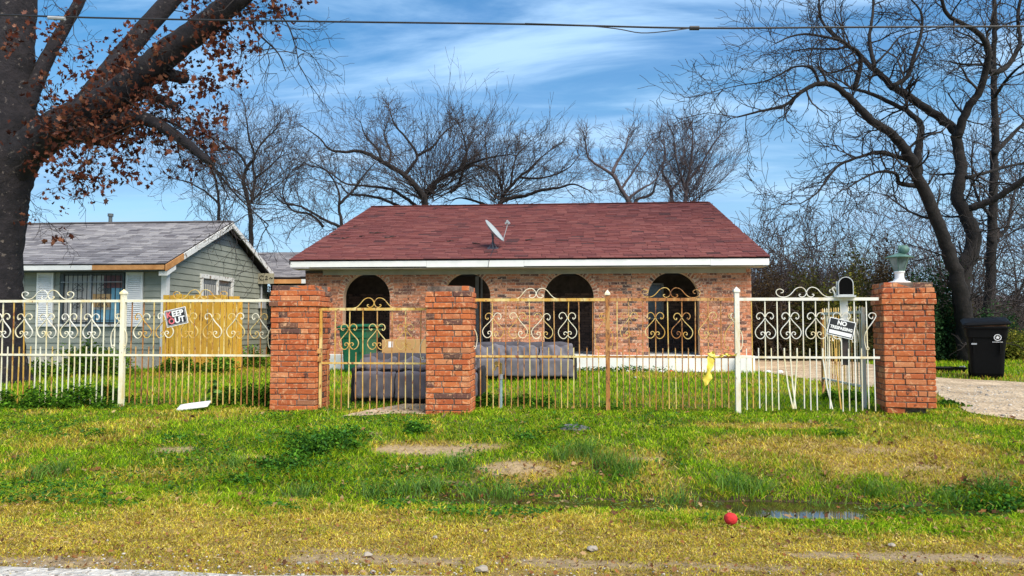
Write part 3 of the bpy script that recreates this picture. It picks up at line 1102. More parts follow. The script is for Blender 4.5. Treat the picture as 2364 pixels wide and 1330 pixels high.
# side window
sw = MB().box(NXW + .002, NXW + .010, swy0, swy1, swz0, swz1).build('window', M['glass'], grey)
for y0_, y1_, z0_, z1_ in ((swy0 - .09, swy0, swz0, swz1), (swy1, swy1 + .09, swz0, swz1), (swy0 - .12, swy1 + .12, swz1, swz1 + .11), (swy0 - .12, swy1 + .12, swz0 - .09, swz0), ((swy0 + swy1) / 2 - .03, (swy0 + swy1) / 2 + .03, swz0, swz1)):
    MB().box(NXW + .011, NXW + .062, y0_, y1_, z0_ + .001, z1_ - .001).build('frame', M['peeling_trim'], sw)
for y in np.linspace(swy0 + .08, swy1 - .08, 14):
    MB().box(NXW + .02, NXW + .032, y - .02, y + .02, swz0 + .02, swz1 - .15).build('blind_slat', M['curtain_orange'] if False else M['curtain'], sw)
# roof
mb = MB().prism([(NX0, NYE, NZE), (NX0, NYR, NZR), (NX0, NYB, NZE + .04), (NX0, NYB, NZE - .05), (NX0, NYR, NZR - .09), (NX0, NYE, NZE - .09)], (NXR - NX0, 0, 0))
nroof = mb.build('roof', M['roof_edge'], grey)
xl = at(30, 600, NYE).x
shingle_roof(nroof, NX0, NXR, NYE - .02, NZE, NYR, NZR, M['shingle_grey'], 300, visible=lambda x: x > xl)
MB().box(NX0, NXR, NYR - .12, NYR + .12, NZR + .002, NZR + .03).build('ridge_cap', M['shingle_grey'], nroof)
xs_ = at(214, 615, NYE).x
MB().box(NX0, xs_, NYE - .03, NYE + .005, NZE - .135, NZE - .025).build('fascia', M['white_trim'], grey)
MB().box(xs_ + .004, NXR - .03, NYE - .03, NYE + .005, NZE - .135, NZE - .025).build('fascia', M['raw_wood'], grey)
MB().box(NX0, NXR - .05, NYE + .006, NY - .03, NZE - .16, NZE - .145).build('soffit', M['siding_dark'], grey)


def rake(t0, t1, side, m, name='rake_board', dx_=0.0):
    y0_, z0_, y1_, z1_ = (NYE - .03, NZE, NYR, NZR) if side > 0 else (NYB, NZE + .04, NYR, NZR)
    a_ = Vector((NXR + dx_, y0_ + (y1_ - y0_) * t0, z0_ + (z1_ - z0_) * t0))
    b_ = Vector((NXR + dx_, y0_ + (y1_ - y0_) * t1, z0_ + (z1_ - z0_) * t1))
    MB().prism([a_ + Vector((0, 0, -.02)), b_ + Vector((0, 0, -.02)), b_ + Vector((0, 0, -.17)), a_ + Vector((0, 0, -.17))], (.03, 0, 0)).build(name, m, grey)


rake(0, .23, 1, M['raw_wood'])
rake(.232, 1.0, 1, M['peeling_trim'])
rake(0, .998, -1, M['peeling_trim'])
MB().prism([(NXW + .02, NYE + .05, NZE - .17), (NXR + .015, NYE + .05, NZE - .17), (NXR + .015, NYE + .42, NZE + .0), (NXW + .02, NYE + .42, NZE)], (0, 0, -.10)).build('eave_return', M['white_trim'], grey)
# vent pipes on the grey roof
p = at(255, 505, NYR + .15)
MB().tube([(p.x, p.y, NZR - .1), (p.x, p.y, NZR + .22)], .05, 12).tube([(p.x, p.y, NZR + .22), (p.x, p.y, NZR + .30)], .075, 12).build('vent_pipe', M['siding_dark'], nroof, smooth=False)
p = at(362, 510, NYR + .5)
MB().tube([(p.x, p.y, NZR - .2), (p.x, p.y, NZR - .02)], .045, 10).tube([(p.x - .02, p.y, NZR - .02), (p.x + .03, p.y, NZR + .09)], .075, 10).build('vent_pipe', M['frame_grey'], nroof)
# rear wing with dark porch, white post and patched fascia
ZW = 2.50
WX = -13.2
wing = MB().prism([(WX, 22.3, ZW), (WX, 27, 3.74), (WX, 27, 3.62), (WX, 22.3, ZW - .10)], (NXR + 4.35 - WX, 0, 0)).build('rear_wing_roof', M['roof_edge'], grey)
shingle_roof(wing, WX, NXR + 4.35, 22.28, ZW, 27, 3.74, M['shingle_grey'], 0)
MB().box(NXW - .5, NXR + 4.2, 24.4, 24.6, 0, 2.5).build('rear_wing_wall', M['siding_dark'], grey)
MB().box(at(634, 645, 22.3).x, at(697, 645, 22.3).x, 22.25, 22.29, ZW - .19, ZW - .06).build('fascia', M['raw_wood'], grey)
MB().box(at(697, 645, 22.3).x + .003, NXR + 4.35, 22.25, 22.29, ZW - .19, ZW - .06).build('fascia', M['white_trim'], grey)
gb0, gb1 = at(587, 640, 22.2).x, at(633, 640, 22.2).x
gbd = MB().box(gb0, gb1, 22.16, 22.19, 2.30, 2.62).build('gable_board', two_tone('dull_beige_board', (.26, .235, .16), (.36, .33, .24), 6, .8, .2), grey)  # board toned down to a dull, slightly mottled beige
cpts = [[(.50, .70), (.38, .78), (.30, .62), (.34, .42), (.46, .36), (.52, .46)], [(.58, .66), (.66, .72), (.68, .60), (.58, .42), (.72, .44)], [(.78, .48), (.84, .60), (.90, .50), (.97, .58)]]
for cp in cpts:
    pts = catmull([(gb0 + (gb1 - gb0) * u, 22.152, 2.30 + .32 * v_) for u, v_ in cp], 5)
    MB().tube(pts, .011, 5).build('painted_scrawl', M['iron_black'], gbd)
px_ = at(592, 700, 22.3).x
MB().box(px_ - .04, px_ + .04, 22.26, 22.34, 0, 2.34).build('porch_post', M['white_trim'], grey)
for l, r_, a_, b_ in ((596, 622, 700, 752),):
    x0_, x1_ = at(l, 700, 24.35).x, at(r_, 700, 24.35).x
    w2 = MB().box(x0_, x1_, 24.36, 24.39, 1.1, 2.1).build('window', M['glass'], grey)
    for zz in (1.1, 1.62, 2.1): MB().box(x0_ - .05, x1_ + .05, 24.32, 24.359, zz - .035, zz + .035).build('frame', M['peeling_trim'], w2)
    for x in (x0_, (x0_ + x1_) / 2, x1_): MB().box(x - .03, x + .03, 24.325, 24.358, 1.136, 2.064).build('frame', M['peeling_trim'], w2)
# meter and conduit on the corner of the side wall
p = Vector((NXW + .04, 22.3, 1.75))
MB().tube([p + Vector((.04, 0, -.5)), p + Vector((.04, 0, .75))], .03, 8).build('conduit', M['frame_grey'], grey)
MB().box(p.x, p.x + .14, p.y - .11, p.y + .11, p.z - .2, p.z + .1).build('meter_box', M['frame_grey'], grey)

# ================================================================== BRICK GATE PILLARS
CH = .0667                                   # course height


def pillar(xl, yf, W, ncourse, z0, rz, label, corbel=True, pivot=None):
    root = empty('brick_pillar', (xl + W / 2, yf + W / 2, z0), rz, label, 'pillar', 'brick gate pillars')
    D = .096
    core = MB().box(-W / 2 + .012, W / 2 - .012, -W / 2 + .012, W / 2 - .012, 0.0, ncourse * CH - .006)
    if corbel:
        core.box(-W / 2 - .004, W / 2 + .004, -W / 2 - .004, W / 2 + .004, (ncourse - 4) * CH + .004, (ncourse - 2) * CH - .004)
    core.build('mortar_core', M['mortar'], root, local=True)
    cache = {}
    for c in range(ncourse):
        k = ncourse - 1 - c                     # 0 = top course
        w_ = W + ({0: -.02, 1: .012, 2: .034, 3: .034}.get(k, 0) if corbel else 0) + random.uniform(-.003, .003)
        L = (w_ - D - .018) / 2
        z = c * CH + CH / 2
        for side in range(4):
            ang = side * math.pi / 2
            rot = Matrix.Rotation(ang, 3, 'Z')
            lay = [(-w_ / 2 + L / 2, L), (-w_ / 2 + L + .009 + L / 2, L)]
            if c % 3 == 2: lay = [(-w_ / 2 + L * .28, L * .56), (-w_ / 2 + L * .56 + .009 + L * .5, L), (-w_ / 2 + L * 1.56 + .018 + L * .22, L * .44 - .009)]
            for u, ln in lay:
                if c % 2: u = -u
                key = (round(ln, 2), random.randrange(3))
                if key not in cache: cache[key] = brick_mesh('brick', ln, D - .004, CH - .009, hash(key) % 999)
                p = rot @ Vector((u, -w_ / 2 + D / 2, z))
                p += Vector((random.uniform(-.002, .002), random.uniform(-.002, .002), random.uniform(-.0012, .0012)))
                link('brick', cache[key], root, p, (random.uniform(-.006, .006), random.uniform(-.006, .006), ang + random.uniform(-.01, .01)), M['brick'])
    return root


P1Y, P2Y, P3Y = 8.86, 8.70, 9.02
p1x = at(624, 800, P1Y).x
p2x = at(983, 800, P2Y).x
P1 = pillar(p1x, P1Y, .565, 23, -.005, 0, 'orange brick pillar between the grey house fence and the small gate')
P2 = pillar(p2x, P2Y, .525, 23, -.03, 0, 'narrower orange brick pillar beside the small gate and water standpipe')
p3 = at(2064, 800, P3Y).x
P3 = pillar(p3 - .055, P3Y + .0, .545, 22, .075, R(-9), 'undermined orange brick pillar carrying the green lantern by the driveway')
MB().box(-.17, .19, -.15, .2, -.2, .0).build('footing', M['mortar'], P3, local=True)
b3 = brick_mesh('brick', .2, .09, .06, 77)
link('brick', b3, P3, (-.16, -.21, -.035), (.05, .06, .1), M['brick'])
link('brick', b3, P3, (-.2, .05, -.035), (0, .03, 1.5), M['brick'])

# ================================================================== IRON FENCES AND GATES
FY = 9.1
RT, RL, ZSH = 1.345, .655, .765


def picket_mesh(z0, z1, w_=.0115, kx=0.0, zb=None):
    m = MB()
    if zb is None:
        m.box(-w_ / 2, w_ / 2, -w_ / 2, w_ / 2, z0, z1)
    else:
        m.tube([(kx, 0, z0), (kx * .45, random.uniform(-.02, .02), (z0 + zb) / 2 - .04), (0, 0, zb), (0, 0, z1)], w_ * .66, 4)
    return m.mesh('picket')


LONG = [picket_mesh(random.uniform(.02, .06), RT - .015, .0118) for _ in range(4)]
SHORT = [picket_mesh(random.uniform(.02, .06), ZSH + random.uniform(-.008,   .008), .0112) for _ in range(4)]


def scroll_mesh(pts, r_=.0105):
    return MB().tube(catmull([(x, 0, z) for x, z in pts], 4), r_ * .40, 4, True, flat=.014).mesh('scroll')


SC = [scroll_mesh([(x * s, z) for x, z in scroll_pts()]) for s in (1, -1)]
top_half = [(750, 100), (738, 97), (734, 112), (760, 126), (792, 112), (803, 76), (780, 40), (745, 28), (700, 45), (660, 90), (622, 118), (575, 126), (530, 112), (510, 80), (520, 55), (550, 45), (580, 60), (575, 80), (556, 84)]
top_short = [(750, 100), (738, 97), (734, 112), (760, 126), (792, 112), (803, 76), (780, 40), (745, 28), (700, 45), (660, 90), (625, 122), (590, 134)]
TH = [scroll_mesh([(s * (x - 805) / 838, (132 - y) / 838) for x, y in top_half], .010) for s in (1, -1)]
TS = [scroll_mesh([(s * (x - 805) / 838, (132 - y) / 838) for x, y in top_short], .010) for s in (1, -1)]
hook = [(1100, 325), (1092, 345), (1070, 335), (1060, 310), (1085, 288), (1120, 295), (1128, 325), (1095, 380), (1045, 450), (1022, 500), (1016, 560), (1024, 620), (1038, 652), (1056, 640), (1048, 622), (1036, 630)]
HK = [scroll_mesh([(s * (x - 1017) / 838, (288 - y) / 838) for x, y in hook], .0095) for s in (1, -1)]


def rail(root, x0, x1, z, h, m, dy=0.0, x_off=0.0):
    ox = root.location.x
    MB().box(x0 - ox, x1 - ox, dy - h / 2, dy + h / 2, z - h / 2, z + h / 2).build('rail', m, root, local=True)


def post(root, px, m, top=1.44, w_=.056, cm=None):
    x = at(px, 800, FY).x - root.location.x
    o = MB().box(x - w_ / 2, x + w_ / 2, -w_ / 2, w_ / 2, -.25, top).build('post', m, root, local=True)
    c = w_ * .66
    cap = MB().box(x - c, x + c, -c, c, top, top + .022)
    cap.add([(x - c, -c, top + .022), (x + c, -c, top + .022), (x + c, c, top + .022), (x - c, c, top + .022), (x, 0, top + .068)], [(0, 1, 4), (1, 2, 4), (2, 3, 4), (3, 0, 4), (3, 2, 1, 0)])
    cap.build('post_cap', cm or m, o, local=True)
    return at(px, 800, FY).x


def panel(root, x0, x1, mats, smat, ends=(1, 1), tops=(), skip=None, bent=None, first_long=True, motif0=1):
    """pickets, heart scrolls and crest scrolls of one panel, between x0 and x1 (world)"""
    ox = root.location.x
    n = max(2, round((x1 - x0) / .0765))
    s = (x1 - x0) / n
    longs = []
    for i in range(1, n):
        x = x0 + i * s + random.uniform(-.003, .003)
        lg = (i % 2 == 1) == first_long
        m = random.choice(mats)
        tilt = random.gauss(0, .007)
        link('picket', random.choice(LONG if lg else SHORT), root, (x - ox, random.uniform(-.002, .002), 0), (random.uniform(-.006, .006), tilt, 0), m)
        if lg: longs.append(x)
    for j in range(motif0, len(longs) - 1, 2):
        for k in range(2):
            link('scroll', SC[k], root, (longs[j] - ox, -.0115, 1.185 + random.uniform(-.006, .006)), (0, random.uniform(-.05, .05), 0), random.choice(smat))
    if ends[0]: link('scroll', HK[1], root, (x0 + .03 - ox, -.0115, 1.18), (0, 0, 0), random.choice(smat))
    if ends[1]: link('scroll', HK[0], root, (x1 - .03 - ox - .09, -.0115, 1.18), (0, 0, 0), random.choice(smat))
    for c, kinds in tops:
        for k in range(2):
            link('scroll', kinds[k], root, (c - ox, 0, RT + .018), (0, random.uniform(-.02, .02), 0), random.choice(smat))


# the fence on the neighbour's side
xe = p1x - .004
xf0 = -9.4
FL = empty('iron_fence', (xf0, FY, 0), 0, 'cream iron scroll fence in front of the grey house, carrying the KEEP OUT sign', 'fence')
xp = post(FL, 283, M['cream'], 1.43)
x_prev = at(-290, 800, FY).x
rail(FL, xf0, xe, RT, .032, M['cream'])
rail(FL, xf0, xe, RL, .026, M['cream'])
panel(FL, xf0 + .3, x_prev, [M['cream']], [M['cream']])
xq = post(FL, -290, M['cream'], 1.43)
panel(FL, x_prev + .03, xp - .03, [M['cream'], M['cream'], M['yellowed']], [M['cream'], M['white_iron']], tops=((at(110, 700, FY).x, TH), (at(-210, 700, FY).x, TH)))
panel(FL, xp + .03, xe, [M['yellowed'], M['yellowed'], M['rusty']], [M['cream'], M['yellowed']], tops=((at(462, 700, FY).x, TH),))
# the fence in front of the brick house
x0 = p2x + .525 + .004
x1 = at(2030, 800, FY).x
FR = empty('iron_fence', (x0, FY, 0), 0, 'rust-stained iron scroll fence in front of the brick arches, carrying the NO TRESPASSING sign', 'fence')
xa_ = post(FR, 1403, M['rusty'], 1.40, .050, M['white_iron'])
xb_ = post(FR, 1702, M['white_iron'], 1.43)
for a_, b_, m1_, m2_ in ((x0, xa_ - .026, M['yellowed'], M['yellowed']), (xa_ + .026, xb_ - .029, M['rusty'], M['rusty']), (xb_ + .029, x1, M['white_iron'], M['white_iron'])):
    rail(FR, a_, b_, RT, .036, m1_)
    rail(FR, a_, b_, RL, .026, m2_)
panel(FR, x0, xa_ - .03, [M['yellowed'], M['rusty']], [M['yellowed'], M['cream']], tops=((at(1238, 700, FY).x, TS),))
panel(FR, xa_ + .03, xb_ - .03, [M['rusty'], M['yellowed'], M['rusty']], [M['rusty'], M['yellowed']], tops=((at(1548, 700, FY).x, TH),))
# last panel: its pickets were bent below the lower rail
ox = FR.location.x
n = round((x1 - xb_ - .03) / .0765)
s = (x1 - .06 - xb_ - .03) / n
longs = []
for i in range(1, n + 1):
    x = xb_ + .03 + i * s
    lg = i % 2 == 0
    m = M['white_iron'] if lg and i > 8 else random.choice([M['cream'], M['yellowed'], M['white_iron']])
    kx = {7: .09, 8: .05, 9: -.05, 13: .10, 15: .05}.get(i, 0)
    if kx:
        me = picket_mesh(.05, (RT - .015) if lg else ZSH, .0155, kx, RL)
    else:
        me = random.choice(LONG if lg else SHORT)
    link('picket', me, FR, (x - ox, 0, 0), (0, random.uniform(-.006, .006), 0), m)
    if lg: longs.append(x)
for j in range(1, len(longs) - 1, 2):
    for k in range(2):
        link('scroll', SC[k], FR, (longs[j] - ox, -.0115, 1.185), (0, random.uniform(-.02, .02), 0), M['white_iron'])
link('scroll', HK[1], FR, (xb_ + .06 - ox, -.0115, 1.18), None, M['cream'])
link('scroll', HK[0], FR, (x1 - .17 - ox, -.0115, 1.18), None, M['white_iron'])
for k in range(2): link('scroll', TH[k], FR, (at(1862, 700, FY).x - ox, 0, RT + .018), None, M['white_iron'])

# small gate between the two pillars
gx0_, gx1_ = p1x + .565 + .012, p2x - .022
GY_ = 8.98
GT = empty('iron_gate', (gx0_, GY_, 0), 0, 'rusty yellow iron gate with scroll crest hung between two brick pillars', 'gate')
gw_ = gx1_ - gx0_
for a_ in (.014, gw_ - .014):
    MB().box(a_ - .015, a_ + .015, -.015, .015, .03, 1.215).build('stile', M['yellowed'], GT, local=True)
MB().box(-.01, gw_ + .005, -.016, .016, 1.216, 1.248).build('rail', M['yellowed'], GT, local=True)
MB().box(.030, gw_ - .030, -.011, .011, .560, .582).build('rail', M['yellowed'], GT, local=True)
n = 15
gl = picket_mesh(.01, 1.22, .0118)
gs_ = picket_mesh(.01, .705, .0115)
gpos = []
for i in range(1, n):
    x = .014 + (gw_ - .028) * i / n
    lg = i % 2 == 0
    link('picket', gl if lg else gs_, GT, (x, 0, 0), (0, random.uniform(-.008, .008), 0), random.choice([M['yellowed'], M['rusty']]))
    if lg: gpos.append(x)
for j in (1, 3, 5):
    for k in range(2): link('scroll', SC[k], GT, (gpos[j], -.0115, 1.05), (0, random.uniform(-.03, .03), 0), M['yellowed'])
link('scroll', HK[0], GT, (gw_ - .10, -.0115, 1.05), None, M['cream'])
for k in range(2): link('scroll', TS[k], GT, (gw_ * .50, 0, 1.247), None, M['yellowed'])
MB().box(gw_ - .03, gw_ + .012, -.03, -.017, .93, .96).build('latch', M['white_iron'], GT, local=True)
MB().box(gw_ - .03, gw_ + .012, -.03, -.017, .20, .225).build('latch', M['white_iron'], GT, local=True)
for zz in (.62, .72): MB().box(-.028, .03, -.04, -.017, zz - .03, zz + .03).build('hinge', M['rusty'], GT, local=True)

# driveway gate leaf, swung open behind the lantern pillar
DG = empty('driveway_gate', (3.60, 9.56, 0), 0, 'white iron gate leaf with spiked pickets swung open along the driveway', 'gate')
GL = 1.55
for z, h in ((1.20, .034), (.275, .024)):
    MB().box(-.016, .016, 0, GL, z - h / 2, z + h / 2).build('rail', M['white_iron'], DG, local=True)
pk = MB().box(-.006, .006, -.006, .006, .2, 1.25)
pk.add([(-.0075, -.0075, 1.25), (.0075, -.0075, 1.25), (.0075, .0075, 1.25), (-.0075, .0075, 1.25), (0, 0, 1.285)], [(0, 1, 4), (1, 2, 4), (2, 3, 4), (3, 0, 4), (3, 2, 1, 0)])
pkm = pk.mesh('picket')
for i in range(17):
    link('picket', pkm, DG, (.0, .04 + i * (GL - .08) / 16, 0), (random.uniform(-.01, .01), 0, 0), random.choice([M['cream'], M['yellowed'], M['yellowed']]))
for y_ in (.012, GL - .012):
    MB().box(-.019, .019, y_ - .019, y_ + .019, .0, 1.26).build('stile', M['white_iron'] if y_ < 1 else M['rusty'], DG, local=True)
for yc in (.35, .78, 1.2):
    for k in range(2): link('scroll', SC[k], DG, (.022, yc, 1.12), (0, 0, math.pi / 2), M['cream'])


# ================================================================== SIGNS
def text_mesh(body, size, bold=0.0, sx=1.0):
    cu = bpy.data.curves.new('lettering', 'FONT')
    cu.body = body
    cu.size = size
    cu.align_x = 'CENTER'
    cu.align_y = 'CENTER'
    cu.extrude = .0008
    cu.offset = bold
    ob = bpy.data.objects.new('lettering', cu)
    col.objects.link(ob)
    bpy.context.view_layer.update()
    me = bpy.data.meshes.new_from_object(ob.evaluated_get(bpy.context.evaluated_depsgraph_get()))
    bpy.data.objects.remove(ob)
    me.transform(Matrix.Rotation(math.pi / 2, 4, 'X') @ Matrix.Diagonal((sx, 1, 1, 1)))
    me.name = 'lettering'
    return me


M['sign_black'] = plain('black_sign_plastic', (.018, .018, .02), .35, var=.05)
M['sign_white'] = plain('white_sign_ink', (.84, .84, .84), .45, var=.03)
M['sign_red'] = plain('faded_red_ink', (.72, .16, .18), .5, var=.15)
p = at(407, 732, FY - .022)
s1 = empty('keep_out_sign', (p.x, FY - .024, p.z), 0, 'black and white KEEP OUT sign tilted on the cream fence', 'sign')
s1.rotation_euler = (0, R(-12.5), 0)
MB().box(-.143, .143, -.002, .002, -.107, .107).build('panel', M['sign_white'], s1, local=True)
MB().box(-.134, .134, -.0035, -.0022, -.098, .098).build('face', M['sign_black'], s1, local=True)
for bxx in ((-.126, .126, .087, .090), (-.126, .126, -.090, -.087), (-.126, -.123, -.0868, .0868), (.123, .126, -.0868, .0868)):
    MB().box(bxx[0], bxx[1], -.0048, -.0037, bxx[2], bxx[3]).build('border', M['sign_white'], s1, local=True)
for tx, x, z, m in (('K', -.088, .041, 'sign_red'), ('EEP', .027, .041, 'sign_white'), ('O', -.066, -.043, 'sign_red'), ('UT', .042, -.043, 'sign_white')):
    link('lettering', text_mesh(tx, .098, .0035, 1.03), s1, (x, -.0052, z), None, M[m])
p = at(1942, 758, FY - .022)
s2 = empty('no_trespassing_sign', (p.x, FY - .024, p.z), 0, 'black and white NO TRESPASSING sign hanging crooked on the white fence panel', 'sign')
s2.rotation_euler = (0, R(13.5), 0)
MB().box(-.152, .152, -.002, .002, -.103, .103).build('panel', M['sign_white'], s2, local=True)
MB().box(-.143, .143, -.0035, -.0022, -.094, .094).build('face', M['sign_black'], s2, local=True)
MB().box(-.132, .132, -.0048, -.0037, -.083, -.040).build('blank_strip', M['sign_white'], s2, local=True)
link('lettering', text_mesh('NO', .068, .003), s2, (-.004, -.0052, .056), None, M['sign_white'])
link('lettering', text_mesh('TRESPASSING', .050, .0022, .86), s2, (0, -.0052, -.004), None, M['sign_white'])

# ================================================================== MAILBOX AND LANTERN
M['mail'] = two_tone('weathered_white_tin', (.52, .53, .52), (.70, .71, .69), 8, .5, .1, spots=(.25, .18, .12), spot_scale=14, spot_at=.66)
M['mail_shade'] = plain('mailbox_mouth_shade', (.003, .003, .003), .95)  # near-black colour standing for the shade inside the open box
p = at(1952, 684, FY)
mbx = empty('mailbox', (p.x, FY, RT + .018), R(-16), 'open-mouthed weathered mailbox standing on the white fence rail by the pillar', 'mailbox')
W2, H2, r2 = .082, .135, .082


def arch_ring(y, s, z0=.024):
    pts = [(-W2 * s, y, z0)] + [(W2 * s * math.cos(math.pi - math.pi * k / 14), y, z0 + H2 + r2 * s * math.sin(math.pi * k / 14) - (1 - s) * .02) for k in range(15)] + [(W2 * s, y, z0)]
    return pts


shell = MB()
o0, o1 = arch_ring(-.10, 1), arch_ring(.36, 1)
i0, i1 = [(x * .91, y, max(z, .032) if z < .05 else z - .008) for x, y, z in o0], [(x * .91, y - .02, max(z, .032) if z < .05 else z - .008) for x, y, z in o1]
n = len(o0)
vs = o0 + o1 + i0 + i1
fs = []
for k in range(n):
    a_, b_ = k, (k + 1) % n
    fs += [(a_, b_, n + b_, n + a_), (2 * n + a_, 3 * n + a_, 3 * n + b_, 2 * n + b_), (a_, 2 * n + a_, 2 * n + b_, b_)]
fs += [tuple(range(n, 2 * n))]
shell.add(vs, fs)
sh_o = shell.build('body', M['mail'], mbx, local=True)
MB().loft([[(x * .9, y + .005, max(z, .034) if z < .05 else z - .0095) for x, y, z in o0], [(x * .9, y - .03, max(z, .034) if z < .05 else z - .0095) for x, y, z in o1]], True).build('mouth_shade_fill', M['mail_shade'], mbx, local=True)  # solid plug just behind the mouth, coloured as the shaded hollow
MB().box(-.105, .105, -.13, .34, .001, .022).build('base_board', M['mail'], mbx, local=True)
MB().box(-.10, -.092, -.02, .02, .02, .19).build('flag', M['white_iron'], mbx, local=True)
MB().tube(catmull([(-.115, -.06, .0), (-.125, -.06, .06), (-.145, -.06, .10), (-.125, -.06, .12), (-.10, -.06, .10)], 4), .010, 6).build('bracket', M['white_iron'], mbx, local=True)
MB().box(-.055, .025, .022, .085, -.38, .0).build('post', M['peeling_trim'], mbx, local=True)
MB().box(-.05, .02, .024, .083, -.80, -.381).build('post', M['dark_wood'], mbx, local=True)

M['verdigris'] = two_tone('faded_green_lantern_paint', (.05, .12, .095), (.12, .23, .19), 12, .6, .1, spots=(.36, .42, .38), spot_scale=20, spot_at=.66)
M['lamp_glass'] = plain('cloudy_lantern_glass', (.13, .18, .18), .12, var=.3)
pz = 22 * CH + .075
pc = P3.location
lan = empty('lantern', (pc.x - .035, pc.y - .03, pz), 0, 'green glazed post lantern on a white neck atop the brick pillar', 'lantern')


def ring(r_, z, n=8, cx=0, cy=0, ph=0): return [(cx + r_ * math.cos(2 * math.pi * k / n + ph), cy + r_ * math.sin(2 * math.pi * k / n + ph), z) for k in range(n)]


MB().loft([ring(.125, 0, 16), ring(.12, .012, 16), ring(.07, .025, 16), ring(.052, .05, 16), ring(.050, .11, 16), ring(.062, .128, 16), ring(.06, .14, 16)]).build('neck', M['white_trim'], lan, local=True, smooth=False)
LB = [(.058, .142), (.118, .30)]
r0_, r1_ = ring(LB[0][0], LB[0][1], 6), ring(LB[1][0], LB[1][1], 6)
MB().loft([ring(.064, .138, 6), ring(.066, .155, 6)]).build('glass_seat', M['verdigris'], lan, local=True)
for k in range(6):
    a_, b_, c_, d_ = map(Vector, (r0_[k], r0_[(k + 1) % 6], r1_[(k + 1) % 6], r1_[k]))
    n_ = (b_ - a_).cross(d_ - a_).normalized() * .003
    MB().prism([a_ * 1 + (b_ - a_) * .04, b_ - (b_ - a_) * .04, c_ - (c_ - d_) * .04, d_ + (c_ - d_) * .04], n_).build('pane', M['lamp_glass'], lan, local=True)
    MB().bar(r0_[k], r1_[k], .009, .009).build('frame_bar', M['verdigris'], lan, local=True)
MB().loft([ring(.165, .298, 24), ring(.168, .304, 24), ring(.10, .330, 24), ring(.03, .352, 24), ring(.012, .358, 24)]).build('roof', M['verdigris'], lan, local=True, smooth=False)
kn = MB().loft([ring(.03, .345, 12, .05), ring(.058, .37, 12, .055), ring(.064, .40, 12, .06), ring(.05, .43, 12, .062), ring(.02, .445, 12, .062)]).build('finial', M['verdigris'], lan, local=True, smooth=True)
MB().box(-.005, .045, -.012, .012, .36, .44).box(-.005, .10, -.012, .012, .4405, .452).build('finial_bracket', M['verdigris'], lan, local=True)


# ================================================================== BINS
def rrect(sx, sy, r_, z, n=4, ox_=0, oy_=0):
    o = []
    for cx, cy, a0 in ((sx / 2 - r_, sy / 2 - r_, 0), (-sx / 2 + r_, sy / 2 - r_, 90), (-sx / 2 + r_, -sy / 2 + r_, 180), (sx / 2 - r_, -sy / 2 + r_, 270)):
        for k in range(n + 1):
            a_ = R(a0 + 90 * k / n)
            o.append((cx + r_ * math.cos(a_) + ox_, cy + r_ * math.sin(a_) + oy_, z))
    return o


def wheelie_bin(name, loc, rz, label, m, k=1.0, lid_tilt=4, h=.95):
    b = empty(name, loc, rz, label, 'bin')
    S = lambda sx, sy, z, r_=.06, oy=0: rrect(sx * k, sy * k, r_ * k, z * k, 4, 0, oy * k)
    MB().loft([S(.46, .50, .02), S(.50, .56, .10), S(.545, .62, .5), S(.585, .67, h - .20), S(.62, .71, h - .19), S(.645, .745, h - .03), S(.70, .80, h - .028), S(.70, .80, h), S(.65, .74, h + .001), S(.60, .68, h - .15)], True).build('body', m, b, local=True)
    lid = MB()
    lid.loft([rrect(.73 * k, .82 * k, .06 * k, 0), rrect(.74 * k, .83 * k, .06 * k, .025 * k), rrect(.66 * k, .74 * k, .06 * k, .055 * k), rrect(.4 * k, .5 * k, .06 * k, .07 * k)])
    lo = lid.build('lid', m, b, local=True)
    lo.location = (0, 0, h * k + (.028 if lid_tilt < 1 else .075))
    lo.rotation_euler = (R(lid_tilt), R(-2.5), 0)
    for sx in (-1, 1):
        wh = MB().tube([(sx * .24 * k - .03, .27 * k, .12 * k), (sx * .24 * k + .03, .27 * k, .12 * k)], .12 * k, 16).build('wheel', m, b, local=True)
    MB().tube([(-.24 * k, .40 * k, (h - .03) * k), (-.24 * k, .46 * k, (h - .01) * k), (.24 * k, .46 * k, (h - .01) * k), (.24 * k, .40 * k, (h - .03) * k)], .016 * k, 8).build('handle', m, b, local=True)
    for sx in (-1, 1):
        MB().box(sx * .20 * k - .012, sx * .20 * k + .012, -.36 * k, -.325 * k, .45 * k, (h - .2) * k).build('rib', m, b, local=True)
    return b


M['bin_black'] = plain('black_bin_plastic', (.0045, .0045, .005), .65, var=.15)
for _m in (M['bin_black'], M['mail_shade']):
    for _n in _m.node_tree.nodes:
        if _n.type == 'BSDF_PRINCIPLED': _n.inputs['Specular IOR Level'].default_value = .12
M['bin_green'] = plain('green_bin_plastic', (.010, .115, .055), .42, var=.12)
p = gp(2278, 873)
BB = wheelie_bin('rubbish_bin', p, R(-24), 'overfull black wheeled bin with white round emblem beside the driveway', M['bin_black'], 1.08, 7, .93)
